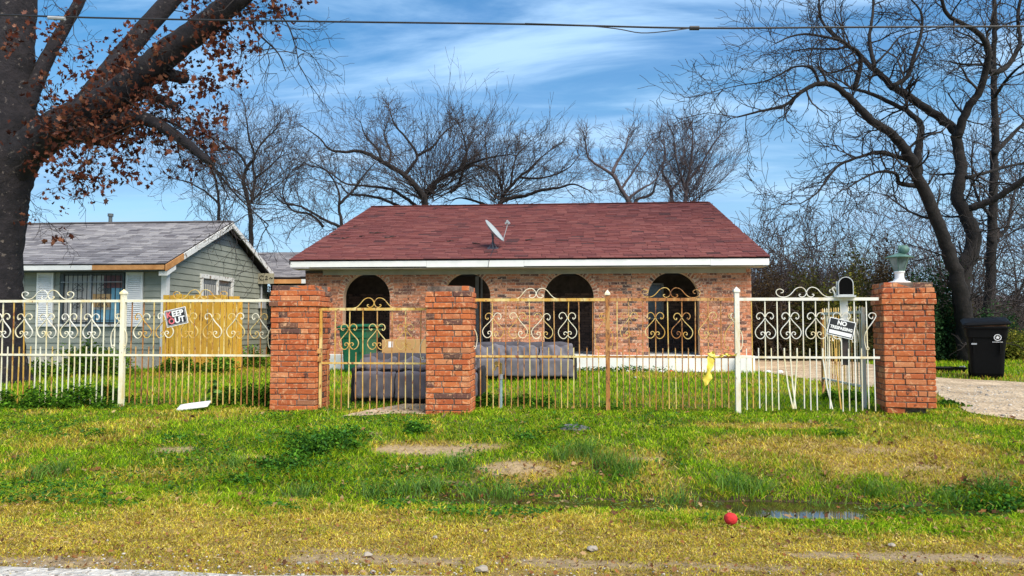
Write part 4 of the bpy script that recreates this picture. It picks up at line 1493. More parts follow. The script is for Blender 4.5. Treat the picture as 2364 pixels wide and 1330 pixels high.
# round city emblem with a bar of small print, on the bin's face turned to the road
em = MB()
ez, ex, ey = .80, .17, -.405
n = 28
for r_o, r_i in ((.062, .050), (.040, .0)):
    V_ = ring(r_o, 0, n)
    if r_i:
        W_ = ring(r_i, 0, n)
        em.add([(ex + x, ey, ez + y) for x, y, _ in V_] + [(ex + x, ey, ez + y) for x, y, _ in W_], [(k, (k + 1) % n, n + (k + 1) % n, n + k) for k in range(n)])
    else:
        star = [(ex + (r_o if k % 2 == 0 else .018) * math.sin(2 * math.pi * k / 10), ey, ez + (r_o if k % 2 == 0 else .018) * math.cos(2 * math.pi * k / 10)) for k in range(10)]
        em.add(star + [(ex, ey, ez)], [(k, (k + 1) % 10, 10) for k in range(10)])
for k in range(9):
    em.box(ex - .085 + k * .019, ex - .085 + k * .019 + .013, ey - .001, ey, ez - .092, ez - .080)
em.build('emblem', M['sign_white'], BB, local=True)
MB().box(-.26, -.17, -.3985, -.397, .66, .69).build('stencil_plate', M['frame_grey'], BB, local=True)
M['trash'] = plain('brown_paper_rubbish', (.28, .14, .08), .9, var=.4, scale=9)
rb = soft_box(.64, .76, .17, .05, 8, .012, 4)
o = link('rubbish', rb, BB, (0, 0, .93 * 1.08 - .085), (R(2), R(-2), 0), M['trash'])
p = gp(820, 862)
wheelie_bin('recycling_bin', (p.x, 16.0, tz1(p.x, 16.0)), R(-12), 'dark green wheeled bin standing in front of the brick porch', M['bin_green'], 1.0, 0, .95)
p = gp(2183, 858)
tr = empty('plastic_tray', p, R(4), 'black plastic tray lying on the grass behind the lantern pillar', 'tray')
MB().loft([rrect(.62, .5, .08, 0), rrect(.72, .6, .1, .09), rrect(.74, .62, .1, .10), rrect(.68, .56, .08, .095), rrect(.6, .48, .08, .02)], True).build('tub', M['bin_black'], tr, local=True)
MB().tube([(.37, -.1, .10), (.42, 0, .115), (.37, .1, .10)], .014, 6).build('handle', M['frame_grey'], tr, local=True)

# ================================================================== SOFAS DUMPED IN THE YARD
M['sofa'] = two_tone('grey_sofa_cloth', (.125, .115, .135), (.175, .162, .185), 4, .9, .25, .004, detail=8, bump_scale=120)
M['sofa_dark'] = two_tone('dark_grey_sofa_cloth', (.05, .046, .055), (.085, .078, .09), 5, .9, .25, .004, bump_scale=110)
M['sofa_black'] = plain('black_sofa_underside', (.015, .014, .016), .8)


def sofa(loc, rz, width, n, label, h=.44, top_h=.26, seed=3, lean=16):
    s_ = empty('sofa', loc, rz, label, 'sofa', 'grey sofas dumped in the yard')
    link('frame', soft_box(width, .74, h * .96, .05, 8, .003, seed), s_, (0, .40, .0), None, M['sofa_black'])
    cw = width / n
    for i in range(n):
        x = -width / 2 + cw * (i + .5)
        link('front_cushion', soft_box(cw - .010, .15, h - .09, .026, 14, .006, seed + i, .006), s_, (x, .02, .085), (R(4), random.uniform(-.03, .03), 0), M['sofa'])
        link('back_cushion', soft_box(cw - .012, .14, top_h, .035, 18, .017, seed + 9 + i, .004), s_, (x, .10, h - .005), (R(-lean), random.uniform(-.07, .07), random.uniform(-.04, .04)), M['sofa'])
    link('backrest', soft_box(width * .99, .22, top_h + .12, .08, 8, .006, seed + 30), s_, (0, .36, h - .06), (R(-lean * .7), 0, 0), M['sofa_dark'])
    for sx in (-1, 1):
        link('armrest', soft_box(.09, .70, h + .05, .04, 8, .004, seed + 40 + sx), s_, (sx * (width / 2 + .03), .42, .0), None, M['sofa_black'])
    return s_


p = gp(955, 934)
sofa((p.x + .02, p.y + .02, p.z), R(3), 1.62, 3, 'grey sofa slumped right behind the small iron gate', .43, .17, 3, 28)
p = gp(1206, 879)
sofa((p.x, p.y, p.z), R(4), 1.90, 3, 'grey three-seat sofa on the lawn in front of the brick porch', .41, .24, 60, 18)
M['card'] = two_tone('brown_cardboard', (.44, .24, .09), (.54, .31, .13), 3, .85, .1)
p = at(945, 800, 12.4)
bx_ = empty('cardboard_box', (p.x, 12.4, tz1(p.x, 12.4)), R(-3), 'large brown cardboard box with a white label behind the gate sofa', 'box')
for a_ in ((-.46, .46, -.012, 0, .002, .79), (-.46, .46, .5, .512, .002, .79), (-.472, -.4605, -.012, .512, .002, .79), (.4605, .472, -.012, .512, .002, .79), (-.46, .46, .0005, .4995, .78, .789)):
    MB().box(*a_).build('panel', M['card'], bx_, local=True)
MB().box(-.36, -.28, -.0145, -.0125, .66, .76).build('label_sticker', M['sign_white'], bx_, local=True)

# ================================================================== SATELLITE DISH ON THE ROOF


def on_roof(px, py):
    lo, hi = YE, YR
    k = (ZR - ZE) / (YR - YE)
    for _ in range(40):
        m = (lo + hi) / 2
        if at(px, py, m).z > ZE + (m - YE) * k: lo = m
        else: hi = m
    q = at(px, py, lo)
    return Vector((q.x, lo, ZE + (lo - YE) * k + .018))


M['dish'] = plain('pale_grey_dish_enamel', (.36, .40, .41), .45, var=.08)
M['steel'] = plain('dark_galvanised_steel', (.10, .11, .125), .5, var=.2)
q = on_roof(1138, 576)
ds = empty('satellite_dish', q, 0, 'grey satellite dish on a mast bolted to the red roof', 'satellite dish')
MB().obox((0, 0, .0), (.26, .20, .012), Matrix.Rotation(sl_ang, 3, 'X')).build('foot_plate', M['steel'], ds, local=True)
MB().tube([(0, 0, 0), (.0, -.01, .30)], .024, 10).build('mast', M['steel'], ds, local=True)
for x in (-.10, .10): MB().tube([(x, -.04, .0), (0, -.01, .18)], .009, 6).build('brace', M['steel'], ds, local=True)
nrm = Vector((.74, -.16, .62)).normalized()
cen = Vector((.05, -.03, .43))
uu = Vector((0, 0, 1)).cross(nrm).normalized()
vv = nrm.cross(uu)
vs, fs = [], []
NR, NA = 7, 32
for side in (0, 1):
    for i in range(NR + 1):
        rr = i / NR
        for k in range(NA):
            a_ = 2 * math.pi * k / NA
            vs.append(cen + uu * .30 * rr * math.cos(a_) + vv * .33 * rr * math.sin(a_) + nrm * (.075 * (rr * rr - 1) + (0 if side == 0 else -.008)))
for side in (0, 1):
    b0 = side * (NR + 1) * NA
    for i in range(NR):
        for k in range(NA):
            a_, b_ = b0 + i * NA + k, b0 + i * NA + (k + 1) % NA
            fs.append((a_, b_, b_ + NA, a_ + NA) if side == 0 else (a_ + NA, b_ + NA, b_, a_))
e0, e1 = NR * NA, (NR + 1) * NA + NR * NA
for k in range(NA): fs.append((e0 + k, e0 + (k + 1) % NA, e1 + (k + 1) % NA, e1 + k))
rf = MB().add(vs, fs).build('reflector', M['dish'], ds, local=True, smooth=True)
back = cen - nrm * .085
MB().bar((0, -.01, .28), back, .05, .05).build('bracket', M['steel'], ds, local=True)
low = cen - vv * .33
tip = cen + nrm * .34 - vv * .10 + Vector((0, 0, .04))
MB().tube([back - vv * .1, low - nrm * .02, tip], .010, 6).build('feed_arm', M['frame_grey'], ds, local=True)
MB().obox(tip, (.045, .045, .11), nrm.to_track_quat('X', 'Z').to_matrix()).build('feed_head', M['frame_grey'], ds, local=True)
MB().tube([tip - nrm * .02 + vv * .02, tip - nrm * .075 + vv * .02], .024, 10).build('feed_horn', M['dish'], ds, local=True)
MB().tube(catmull([(0, -.02, .2), (.05, -.08, .02), (.03, -.3, -.06), (.02, (YE - .04) - q.y, ZE - .02 - q.z), (-.01, (YE - .05) - q.y, ZE - .20 - q.z)], 5), .006, 5).build('cable', M['iron_black'], ds, local=True)

M['dead_twig'] = plain('dead_dark_twig', (.03, .024, .022), .95)
for px, py, L, a_ in ((872, 541, .42, .1), (772, 545, .20, -.3), (902, 551, .30, .5), (800, 553, .22, .2), (836, 549, .16, -.1), (1005, 485, .16, .4), (820, 526, .12, .6), (1225, 558, .25, .3), (1100, 565, .2, -.2), (1040, 560, .18, .1)):
    q = on_roof(px, py)
    k = sl_ang
    d1 = Vector((math.cos(a_), math.sin(a_) * math.cos(k), math.sin(a_) * math.sin(k)))
    up = Vector((0, -math.sin(k), math.cos(k)))
    P_ = [q + d1 * L * (t_ - .5) + up * (.012 + random.uniform(0, .03)) + Vector((0, random.uniform(-.03, .03), 0)) for t_ in (0, .3, .6, 1)]
    mbt = MB().tube(P_, [.016, .013, .010, .004], 5)
    d2 = (d1 + up * .3 + Vector((0, .5, .2))).normalized()
    mbt.tube([P_[1], P_[1] + d2 * L * .4], [.008, .003], 4)
    tag(mbt.build('fallen_branch', M['dead_twig']), 'dead twig fallen on the red shingle roof', 'branch', 'dead twigs lying on the red roof')

# ================================================================== YARD ODDS AND ENDS
# wooden privacy panel beside the grey house, every plank a piece
PYY = 16.2
x0, x1 = at(376, 750, PYY).x, at(553, 750, PYY).x
pf = empty('privacy_fence', ((x0 + x1) / 2, PYY, 0), 0, 'golden stained plank privacy panel beside the grey house', 'fence')
n = 12
for i in range(n):
    a_ = x0 + (x1 - x0) * i / n
    b_ = x0 + (x1 - x0) * (i + 1) / n - .018
    top = 1.725 - .05 * i / n + random.uniform(-.022, .022)
    MB().box(a_, b_, PYY + random.uniform(-.012, .010), PYY + .021, .04 + random.uniform(0, .05), top).build('plank', M['plank'], pf)
for zz in (.4, 1.45): MB().box(x0, x1, PYY + .022, PYY + .06, zz - .045, zz + .045).build('rail', M['plank'], pf)
for xx in (x0 + .05, x1 - .05): MB().box(xx - .045, xx + .045, PYY + .062, PYY + .15, -.2, 1.62).build('post', M['plank'], pf)
# standpipe with brass tap
M['pvc'] = plain('blue_grey_pipe', (.30, .42, .46), .5, var=.15)
M['brass'] = plain('old_brass', (.42, .29, .09), .4, .6, var=.2)
xp_ = at(1156, 900, 9.25).x
sp = empty('standpipe', (xp_, 9.25, tz1(xp_, 9.25)), 0, 'blue-grey garden standpipe with brass tap behind the rusty fence', 'standpipe')
MB().tube([(0, 0, -.1), (0, 0, .38)], .021, 10).build('pipe', M['pvc'], sp, local=True)
MB().tube([(0, 0, .36), (0, 0, .42)], .030, 10).build('collar', M['frame_grey'], sp, local=True)
MB().tube([(0, 0, .42), (0, 0, .55), (-.03, -.02, .57)], .017, 8).build('riser', M['brass'], sp, local=True)
MB().tube([(-.02, -.02, .53), (-.06, -.05, .52), (-.075, -.06, .47)], .014, 8).build('tap', M['brass'], sp, local=True)
MB().tube([(-.05, -.03, .555), (-.05, -.055, .555)], .028, 10).build('tap_wheel', M['brass'], sp, local=True)
# yellow plastic tape snagged on the fence
M['tape'] = plain('yellow_plastic_film', (.78, .62, .08), .4, var=.1)


def ribbon(pts, wid, seed, name='strip'):
    rnd = random.Random(seed)
    P_ = catmull(pts, 5)
    vs, fs = [], []
    for i, q in enumerate(P_):
        a_ = 1.0 + .9 * math.sin(i * .8 + seed) + rnd.uniform(-.2, .2)
        d = Vector((math.cos(a_ * .6), .35 * math.sin(a_ * 1.7), .25 * math.sin(a_)))
        wv_ = wid * (1 + .2 * math.sin(i * 1.3))
        for s_ in (-.5, -.17, .17, .5):
            vs.append(q + d * wv_ * s_ + Vector((0, .012 * math.sin(s_ * 9 + i), 0)))
    for i in range(len(P_) - 1):
        for k in range(3):
            a_ = i * 4 + k
            fs.append((a_, a_ + 1, a_ + 5, a_ + 4))
    return MB().add(vs, fs)


q0, q1, q2, q3 = at(1643, 812, FY - .03), at(1640, 845, FY - .045), at(1634, 868, FY - .05), at(1631, 890, FY - .05)
tp = empty('yellow_tape', (q0.x, FY - .03, 0), 0, 'torn yellow plastic tape snagged on the rusty fence rail', 'tape')
ribbon([q0, q1, q2, q3], .10, 2).build('strip', M['tape'], tp, smooth=True)
ribbon([at(1640, 815, FY - .03), at(1655, 826, FY - .045), at(1672, 818, FY - .04), at(1690, 822, FY - .035), at(1702, 815, FY - .05)], .075, 5).build('strip', M['tape'], tp, smooth=True)
# loose boards on the grass
p = gp(448, 948)
wb = soft_box(.36, .22, .03, .012, 6, .001, 8)
o = link('foam_board', wb, None, p + Vector((0, 0, .045)), (R(10), R(-7), R(14)), M['sign_white'])
tag(o, 'white foam board lying on the verge below the cream fence', 'board')
p = gp(1328, 992)
stm = MB().prism([(-.15, -.06, 0), (.10, -.10, 0), (.16, .03, 0), (.03, .13, 0), (-.10, .08, 0)], (0, 0, .022))
o = stm.build('stone_slab', plain('grey_slate', (.12, .12, .13), .8))
o.location = p + Vector((0, 0, .008))
o.rotation_euler = (R(10), R(4), 0)
tag(o, 'flat grey stone half sunk in the verge grass', 'stone')
p = gp(1687, 1216)
bm = bmesh.new()
bmesh.ops.create_icosphere(bm, subdivisions=4, radius=.043)
for v in bm.verts:
    v.co *= 1 + .05 * math.sin(v.co.x * 140) * math.sin(v.co.y * 130 + 1) * math.sin(v.co.z * 120)
    v.co.z *= .9
me = bpy.data.meshes.new('ball')
bm.to_mesh(me)
bm.free()
me.polygons.foreach_set('use_smooth', [True] * len(me.polygons))
tag(link('ball', me, None, p + Vector((0, 0, .05)), None, two_tone('red_felt', (.52, .018, .022), (.66, .035, .035), 40, .95, .5, .006)), 'small fuzzy red ball on the grass before the ditch', 'ball')
# painted pipe lying by the privacy panel
p = gp(562, 848)
pb = empty('painted_stick', p + Vector((0, 0, .06)), 0, 'blue, white and orange stick lying near the brick pillar and plank panel', 'stick')
for a_, b_, m in ((-.30, -.10, 'curtain_blue'), (-.0995, .10, 'sign_white'), (.1005, .30, 'curtain_orange')):
    MB().tube([(a_ * 1.05, 0, -a_ * .10), (b_ * 1.05, 0, -b_ * .10)], .024, 8).build('section', M[m], pb, local=True)
# grey stake before the neighbour's window
xk = at(205, 800, 15.6).x
tag(MB().box(xk - .03, xk + .03, 15.57, 15.63, -.2, 1.22).build('stake', M['siding_dark'], bevel=.004), 'slim grey stake standing among weeds under the barred window', 'stake')
# white block at the end of the porch slab
xk = at(1722, 840, 16.7).x
tag(MB().box(xk - .16, xk + .10, 16.55, 16.78, -.02, .37).build('concrete_block', M['slab'], bevel=.02), 'white painted block at the driveway end of the porch slab', 'block')
# litter along the porch
M['paper'] = plain('crumpled_white_paper', (.76, .76, .76), .8, var=.06)
M['litter_red'] = plain('red_wrapper', (.55, .07, .04), .6)


def crumple(r_, seed):
    rnd = random.Random(seed)
    bm = bmesh.new()
    bmesh.ops.create_icosphere(bm, subdivisions=2, radius=r_)
    for v in bm.verts:
        v.co *= rnd.uniform(.7, 1.15)
        v.co.z = max(v.co.z * .6, -r_ * .35)
    me = bpy.data.meshes.new('crumple')
    bm.to_mesh(me)
    bm.free()
    return me


for i, (px, py, r_) in enumerate(((1520, 857, .06), (1574, 858, .07), (1592, 856, .06), (1616, 860, .07), (1604, 853, .05), (1467, 873, .03), (1780, 857, .07), (1676, 838, .08), (1450, 860, .05), (1560, 854, .05))):
    p = gp(px, py)
    p.y = min(p.y, 16.5)
    p.z = tz1(p.x, p.y) + r_ * .4
    tag(link('paper_ball', crumple(r_, i), None, p, (0, 0, i), M['paper']), 'crumpled white litter on the ground before the porch slab', 'litter', 'white litter along the porch')
p = gp(1546, 859)
tag(link('wrapper', crumple(.05, 44), None, (p.x, min(p.y, 16.5), tz1(p.x, 16.4) + .03), None, M['litter_red']), 'red wrapper among the white litter at the porch slab', 'litter')
# overhead cable along the street
CYB = 11.0
pts = [at(px, py, CYB) for px, py in ((-600, 8), (-300, 20), (0, 34), (300, 43), (740, 50), (1210, 56), (1600, 65), (1950, 63), (2364, 61), (2700, 58), (3000, 55))]
cb = empty('power_line', (pts[5].x, CYB, 0), 0, 'black overhead power cable with a splice crossing above the yard', 'cable')
MB().tube(catmull(pts, 4), .014, 6).build('wire', M['iron_black'], cb)
MB().tube(catmull([at(px, py, CYB - .03) for px, py in ((1212, 54), (1330, 58), (1420, 66), (1480, 76), (1540, 72), (1595, 65))], 4), .008, 5).build('wire', M['iron_black'], cb)
MB().tube([at(1592, 65, CYB - .015), at(1614, 65, CYB - .015)], .034, 8).build('splice', M['iron_black'], cb)
MB().tube([at(112, 41, CYB - .015), at(150, 43, CYB - .015)], .03, 8).build('splice', M['frame_grey'], cb)

# ================================================================== TREES
def nrm3(x, y, z):
    l = math.sqrt(x * x + y * y + z * z) or 1
    return x / l, y / l, z / l


def grow(S, p, d, L, r_, lvl, P, rnd):
    n = P['n'][min(lvl, len(P['n']) - 1)]
    sl_ = L / n
    re_ = max(P['rmin'], r_ * P.get('taper', .45))
    wob, up = P['wob'], P['up']
    x, y, z = p
    for i in range(n):
        d = nrm3(d[0] + rnd.gauss(0, wob), d[1] + rnd.gauss(0, wob), d[2] + rnd.gauss(0, wob) + up)
        q = (x + d[0] * sl_, y + d[1] * sl_, z + d[2] * sl_)
        ra, rb = r_ + (re_ - r_) * i / n, r_ + (re_ - r_) * (i + 1) / n
        S.append((x, y, z, q[0], q[1], q[2], ra, rb))
        x, y, z = q
        if lvl < P['max']:
            k = P['kids']
            m = int(k) + (rnd.random() < k - int(k))
            if i == n - 1: m = max(m, 2)
            for _ in range(m):
                a = math.radians(rnd.uniform(*P['ang']))
                ax = nrm3(rnd.gauss(0, 1), rnd.gauss(0, 1), rnd.gauss(0, 1))
                dt = ax[0] * d[0] + ax[1] * d[1] + ax[2] * d[2]
                pe = nrm3(ax[0] - dt * d[0], ax[1] - dt * d[1], ax[2] - dt * d[2])
                ca, sa = math.cos(a), math.sin(a)
                cd = (d[0] * ca + pe[0] * sa, d[1] * ca + pe[1] * sa, d[2] * ca + pe[2] * sa)
                grow(S, q, cd, L * rnd.uniform(*P['lr']), max(P['rmin'], rb * rnd.uniform(.5, .8)), lvl + 1, P, rnd)


def seg_mesh(name, S, m, off, sides=3):
    A = np.array(S, float)
    a, b, r0, r1 = A[:, 0:3], A[:, 3:6], A[:, 6], A[:, 7]
    d = b - a
    d /= np.linalg.norm(d, axis=1)[:, None] + 1e-9
    ref = np.where(np.abs(d[:, 2:3]) < .9, np.array([[0, 0, 1.]]), np.array([[1., 0, 0]]))
    u = np.cross(d, ref)
    u /= np.linalg.norm(u, axis=1)[:, None] + 1e-9
    v = np.cross(d, u)
    b = b + d * (r1 * .5)[:, None]
    V = []
    for base, rr in ((a, r0), (b, r1)):
        for k in range(sides):
            t_ = 2 * math.pi * k / sides
            V.append(base + u * (math.cos(t_) * rr)[:, None] + v * (math.sin(t_) * rr)[:, None])
    V = np.stack(V, 1).reshape(-1, 3) - np.array(off)
    n = len(A)
    o = np.arange(n)[:, None] * 2 * sides
    F = np.concatenate([o + np.array([[k, (k + 1) % sides, sides + (k + 1) % sides, sides + k]]) for k in range(sides)], 0)
    return np_mesh(name, V, F, m, None, sides > 3)


def bark_tube(mb, pts, rad, n=12, jit=.06):
    mb.tube(pts, rad, n, True, None, jit)


TW = dict(n=[4, 3, 3, 2], wob=.24, up=.03, kids=1.0, ang=(22, 58), lr=(.42, .72), rmin=.0062, max=2)


def traced_tree(name, label, cat, base_px, Y, limbs, P, seed, bark, twig, spread=1.0, group=None, dens=1.0, tw_len=(.8, 1.6), extra=None, thin=.03, zb=0, sq=1.0, rk=1.0):
    """limbs: (list of (px, py), r0, r1 in photo pixels, depth drift in m, twig density)"""
    rnd = random.Random(seed)
    bp = at(base_px, 750, Y)
    root = empty(name, (bp.x, Y, zb), 0, label, cat, group)
    ppm = F_PX / Y
    tr_, S = MB(), []
    for pts, r0_, r1_, dd, dk in limbs:
        n = len(pts)
        r0_, r1_ = r0_ * rk, r1_ * rk
        pts = [(px, py if py > 480 else 480 - (480 - py) * sq) for px, py in pts]
        W3 = [at(px, py, Y + dd * spread * i / max(1, n - 1)) for i, (px, py) in enumerate(pts)]
        C_ = catmull(W3, 5)
        m = len(C_)
        rad = [(r0_ + (r1_ - r0_) * (i / (m - 1)) ** .85) / ppm for i in range(m)]
        C_ = [c + Vector((rnd.gauss(0, .12), rnd.gauss(0, .12), rnd.gauss(0, .12))) * min(r_, .12) if 0 < i < m - 1 else c for i, (c, r_) in enumerate(zip(C_, rad))]
        tr_.tube(C_, rad, 10 if r0_ / ppm > .1 else 6, True, None, .05)
        # side twigs
        for i in range(1, m):
            L_ = (C_[i] - C_[i - 1]).length
            k = L_ * dk * dens * 2.2
            q = int(k) + (rnd.random() < k - int(k))
            d = (C_[i] - C_[i - 1]).normalized()
            for _ in range(q):
                a = math.radians(rnd.uniform(30, 80))
                ax = nrm3(rnd.gauss(0, 1), rnd.gauss(0, .8), rnd.gauss(0, 1))
                pe = Vector(ax) - d * d.dot(Vector(ax))
                pe.normalize()
                cd = d * math.cos(a) + pe * math.sin(a) + Vector((0, 0, P.get('lift', .15)))
                rr = min(rad[i] * .55, P.get('rs', .03) * rnd.uniform(.6, 1.4))
                grow(S, tuple(C_[i].lerp(C_[i - 1], rnd.random())), tuple(cd.normalized()), rnd.uniform(*tw_len), max(rr, P['rmin'] * 1.3), 0, P, rnd)
        # tip continues
        d = (C_[-1] - C_[-2]).normalized()
        for _ in range(3):
            cd = (d + Vector((rnd.gauss(0, .3), rnd.gauss(0, .3), rnd.gauss(0, .3)))).normalized()
            grow(S, tuple(C_[-1]), tuple(cd), rnd.uniform(*tw_len), max(rad[-1] * .8, P['rmin'] * 1.5), 0, P, rnd)
    if extra: extra(S, rnd)
    tr_.build('trunk', bark, root, smooth=True)
    link('crown', seg_mesh('twigs', S, twig, (bp.x, Y, zb)), root)
    return root, S


def fan(px, py, Y, n, L, half, P=None, r_=.028):
    P = P or dict(n=[7, 4, 3], wob=.085, up=.035, kids=1.0, ang=(16, 42), lr=(.26, .46), rmin=.0062, max=2, taper=.22)

    def f(S, rnd):
        for _ in range(n):
            a = math.radians(rnd.uniform(-half, half))
            c = at(px + rnd.gauss(0, 10), py + rnd.gauss(0, 8), Y)
            d = nrm3(math.sin(a), rnd.gauss(0, .45), math.cos(a))
            l = L * rnd.uniform(.6, 1.0) * (.80 + .45 * abs(math.sin(a)))
            grow(S, tuple(c), d, l, r_ * rnd.uniform(.6, 1.2), 0, P, rnd)
    return f


def gz_(pts, x0, y0, k): return [(x0 + x / k, y0 + y / k) for x, y in pts]


# --- big bare tree at the driveway (photo crop 1660,0 at 2.145x)
Zr = lambda *p: gz_(p, 1660, 0, 2.145)
Q = 1 / 2.145
limbs = [
    (Zr((1250, 1800), (1225, 1600), (1190, 1430), (1150, 1290), (1100, 1150), (1040, 1000), (985, 880), (945, 780), (880, 690), (760, 600), (680, 520), (625, 465), (560, 420), (480, 418), (400, 460), (330, 520), (200, 552), (90, 580)), 46 * Q, 4 * Q, -2, .9),
    (Zr((985, 860), (985, 760), (995, 690), (1000, 620), (945, 560), (850, 510), (740, 460), (660, 440)), 26 * Q, 8 * Q, 1.5, .9),
    (Zr((1235, 1800), (1215, 1600), (1200, 1430), (1225, 1300), (1262, 1200), (1230, 1080), (1180, 980), (1200, 850), (1190, 760), (1170, 660), (1130, 610), (1030, 540), (940, 480), (860, 430), (800, 370), (740, 320), (690, 270), (630, 220), (560, 170), (500, 80), (500, -60)), 52 * Q, 5 * Q, 2, .9),
    (Zr((1180, 680), (1230, 540), (1290, 450), (1320, 350), (1330, 260), (1300, 180), (1230, 130), (1130, 70), (1095, -40)), 25 * Q, 8 * Q, -1.5, .9),
    (Zr((1320, 355), (1400, 350), (1460, 280), (1490, 200), (1480, 80), (1500, -40)), 18 * Q, 8 * Q, 1, .9),
    (Zr((860, 425), (930, 380), (970, 260), (1000, 170), (1000, 60), (935, -20)), 16 * Q, 5 * Q, 1, 1),
    (Zr((665, 450), (700, 330), (690, 260), (640, 230), (600, 200), (450, 170), (360, 180), (280, 215)), 16 * Q, 3 * Q, -1.5, 1.1),
    (Zr((770, 330), (745, 200), (760, 80), (768, -40)), 13 * Q, 6 * Q, 1, 1),
    (Zr((1240, 1030), (1340, 1000), (1420, 950), (1510, 890), (1640, 800)), 22 * Q, 14 * Q, -1, .7),
    (Zr((1225, 880), (1340, 850), (1450, 820), (1560, 800)), 13 * Q, 6 * Q, 1, .8),
    (Zr((1010, 925), (930, 915), (890, 905), (875, 860), (800, 850), (720, 880), (640, 930)), 16 * Q, 4 * Q, -1.5, 1),
    (Zr((935, 790), (800, 758), (720, 770), (600, 815), (540, 880), (480, 960), (400, 1010)), 13 * Q, 3 * Q, -2, 1),
    (Zr((500, 420), (460, 340), (380, 330), (300, 370), (220, 405), (120, 420), (20, 440)), 9 * Q, 2 * Q, -1, 1.2),
    (Zr((640, 230), (560, 245), (460, 240), (380, 250)), 8 * Q, 3 * Q, 1, 1.2),
    (Zr((700, 300), (640, 330), (560, 360), (510, 340), (500, 280)), 8 * Q, 3 * Q, -1, 1.2),
    (Zr((1310, 320), (1240, 320), (1180, 315), (1140, 305)), 9 * Q, 3 * Q, -.6, 1),
    (Zr((780, 310), (840, 250), (900, 180), (1000, 150)), 8 * Q, 3 * Q, .7, 1.1),
]
PT = dict(TW, rs=.035, wob=.27, lift=.12)
traced_tree('bare_tree', 'big twisted black bare tree arching over the driveway', 'tree', 2240, 21.5, limbs, PT, 11, M['bark'], M['twig'], rk=.84, dens=1.45, tw_len=(.6, 1.5))
limbs = [
    (Zr((1330, 1800), (1338, 1500), (1345, 1300), (1352, 1100), (1358, 900), (1368, 700), (1362, 500), (1360, 300), (1365, 120), (1360, -60)), 28 * Q, 9 * Q, .5, 1.0),
    (Zr((1362, 760), (1430, 690), (1500, 620), (1600, 540)), 13 * Q, 6 * Q, 2, 1),
    (Zr((1365, 480), (1420, 400), (1490, 330), (1580, 280)), 9 * Q, 4 * Q, -2, 1),
    (Zr((1355, 1080), (1290, 1000), (1260, 900), (1250, 780)), 9 * Q, 4 * Q, 1, 1),
    (Zr((1350, 1200), (1430, 1120), (1460, 960), (1520, 880)), 10 * Q, 4 * Q, 2, 1),
]
traced_tree('bare_tree', 'straight grey-brown bare tree right beside the big twisted tree', 'tree', 2295, 25, limbs, dict(TW, rs=.03, up=.05), 12, M['bark'], M['twig_mid'], dens=1.2, tw_len=(.8, 1.8))

# --- the broad spreading tree behind the brick house (crop 400,160 at 2.771x)
Zc = lambda *p: gz_(p, 400, 160, 2.771)
Zd = lambda *p: gz_(p, 1040, 200, 3.022)
limbs = [
    (Zc((1610, 1500), (1608, 1200), (1608, 900), (1600, 800), (1550, 720), (1480, 640), (1340, 540), (1210, 460), (1080, 460), (1000, 440), (930, 350), (820, 260)), 17, 1.4, -2, .9),
    (Zc((1605, 860), (1625, 770), (1660, 705), (1740, 650), (1830, 600), (1930, 560)), 12, 5, 1, .9),
    (Zc((1480, 640), (1530, 560), (1560, 480), (1480, 340), (1420, 260), (1380, 130)), 8, 2, 1.5, 1),
    (Zc((1340, 545), (1300, 430), (1230, 340), (1200, 240)), 5, 1.6, -1, 1),
    (Zc((1560, 490), (1660, 420), (1720, 330), (1800, 250)), 6, 2, 1, 1),
    (Zc((1560, 880), (1470, 800), (1380, 740), (1240, 720), (1100, 700), (980, 600), (860, 560)), 8, 1.6, -2, 1),
    (Zc((1450, 880), (1340, 820), (1220, 790), (1120, 780), (1060, 700), (960, 680)), 7, 1.6, 1, 1),
    (Zc((1380, 560), (1390, 450), (1350, 330), (1380, 200)), 5, 1.6, .5, 1),
    (Zc((1830, 600), (1870, 480), (1900, 400), (1935, 320)), 5, 1.6, 1, 1),
    (Zd((0, 720), (60, 640), (110, 420), (100, 300), (70, 180)), 8, 2, .5, 1),
    (Zd((-60, 590), (40, 540), (140, 480), (270, 430), (420, 400)), 8, 2, -1, 1),
]
PC = dict(TW, n=[4, 3, 3, 2], up=.055, lift=.22, wob=.20, rmin=.0062, rs=.017, lr=(.5, .8), kids=1.15)
traced_tree('bare_tree', 'broad spreading bare tree behind the ridge of the red roof', 'tree', 985, 34, limbs, PC, 21, M['bark'], M['twig_mid'], dens=1.3, tw_len=(.5, 1.0), sq=.84, rk=.62, extra=fan(985, 455, 34, 52, 4.4, 80))
limbs = [
    (Zd((330, 1100), (345, 830), (420, 760), (520, 740), (640, 690), (760, 670), (860, 640), (960, 690)), 11, 2, -1, 1),
    (Zd((345, 830), (380, 720), (480, 580), (560, 500), (620, 420), (700, 340)), 8, 2, 1, 1),
    (Zd((330, 860), (200, 800), (80, 760), (0, 780)), 7, 2, -1, 1),
    (Zd((480, 580), (600, 590), (720, 560), (820, 500), (880, 420)), 5, 1.6, 0, 1),
    (Zd((360, 700), (330, 560), (260, 470), (250, 350), (240, 240)), 6, 1.6, 1, 1),
    (Zd((420, 640), (440, 480), (470, 380), (560, 260)), 5, 1.6, 1, 1),
]
traced_tree('bare_tree', 'fan-shaped bare tree above the middle of the red roof', 'tree', 1150, 36, limbs, PC, 22, M['bark'], M['twig_mid'], dens=1.3, tw_len=(.5, 1.0), sq=.80, rk=.62, extra=fan(1150, 465, 36, 38, 3.7, 82))
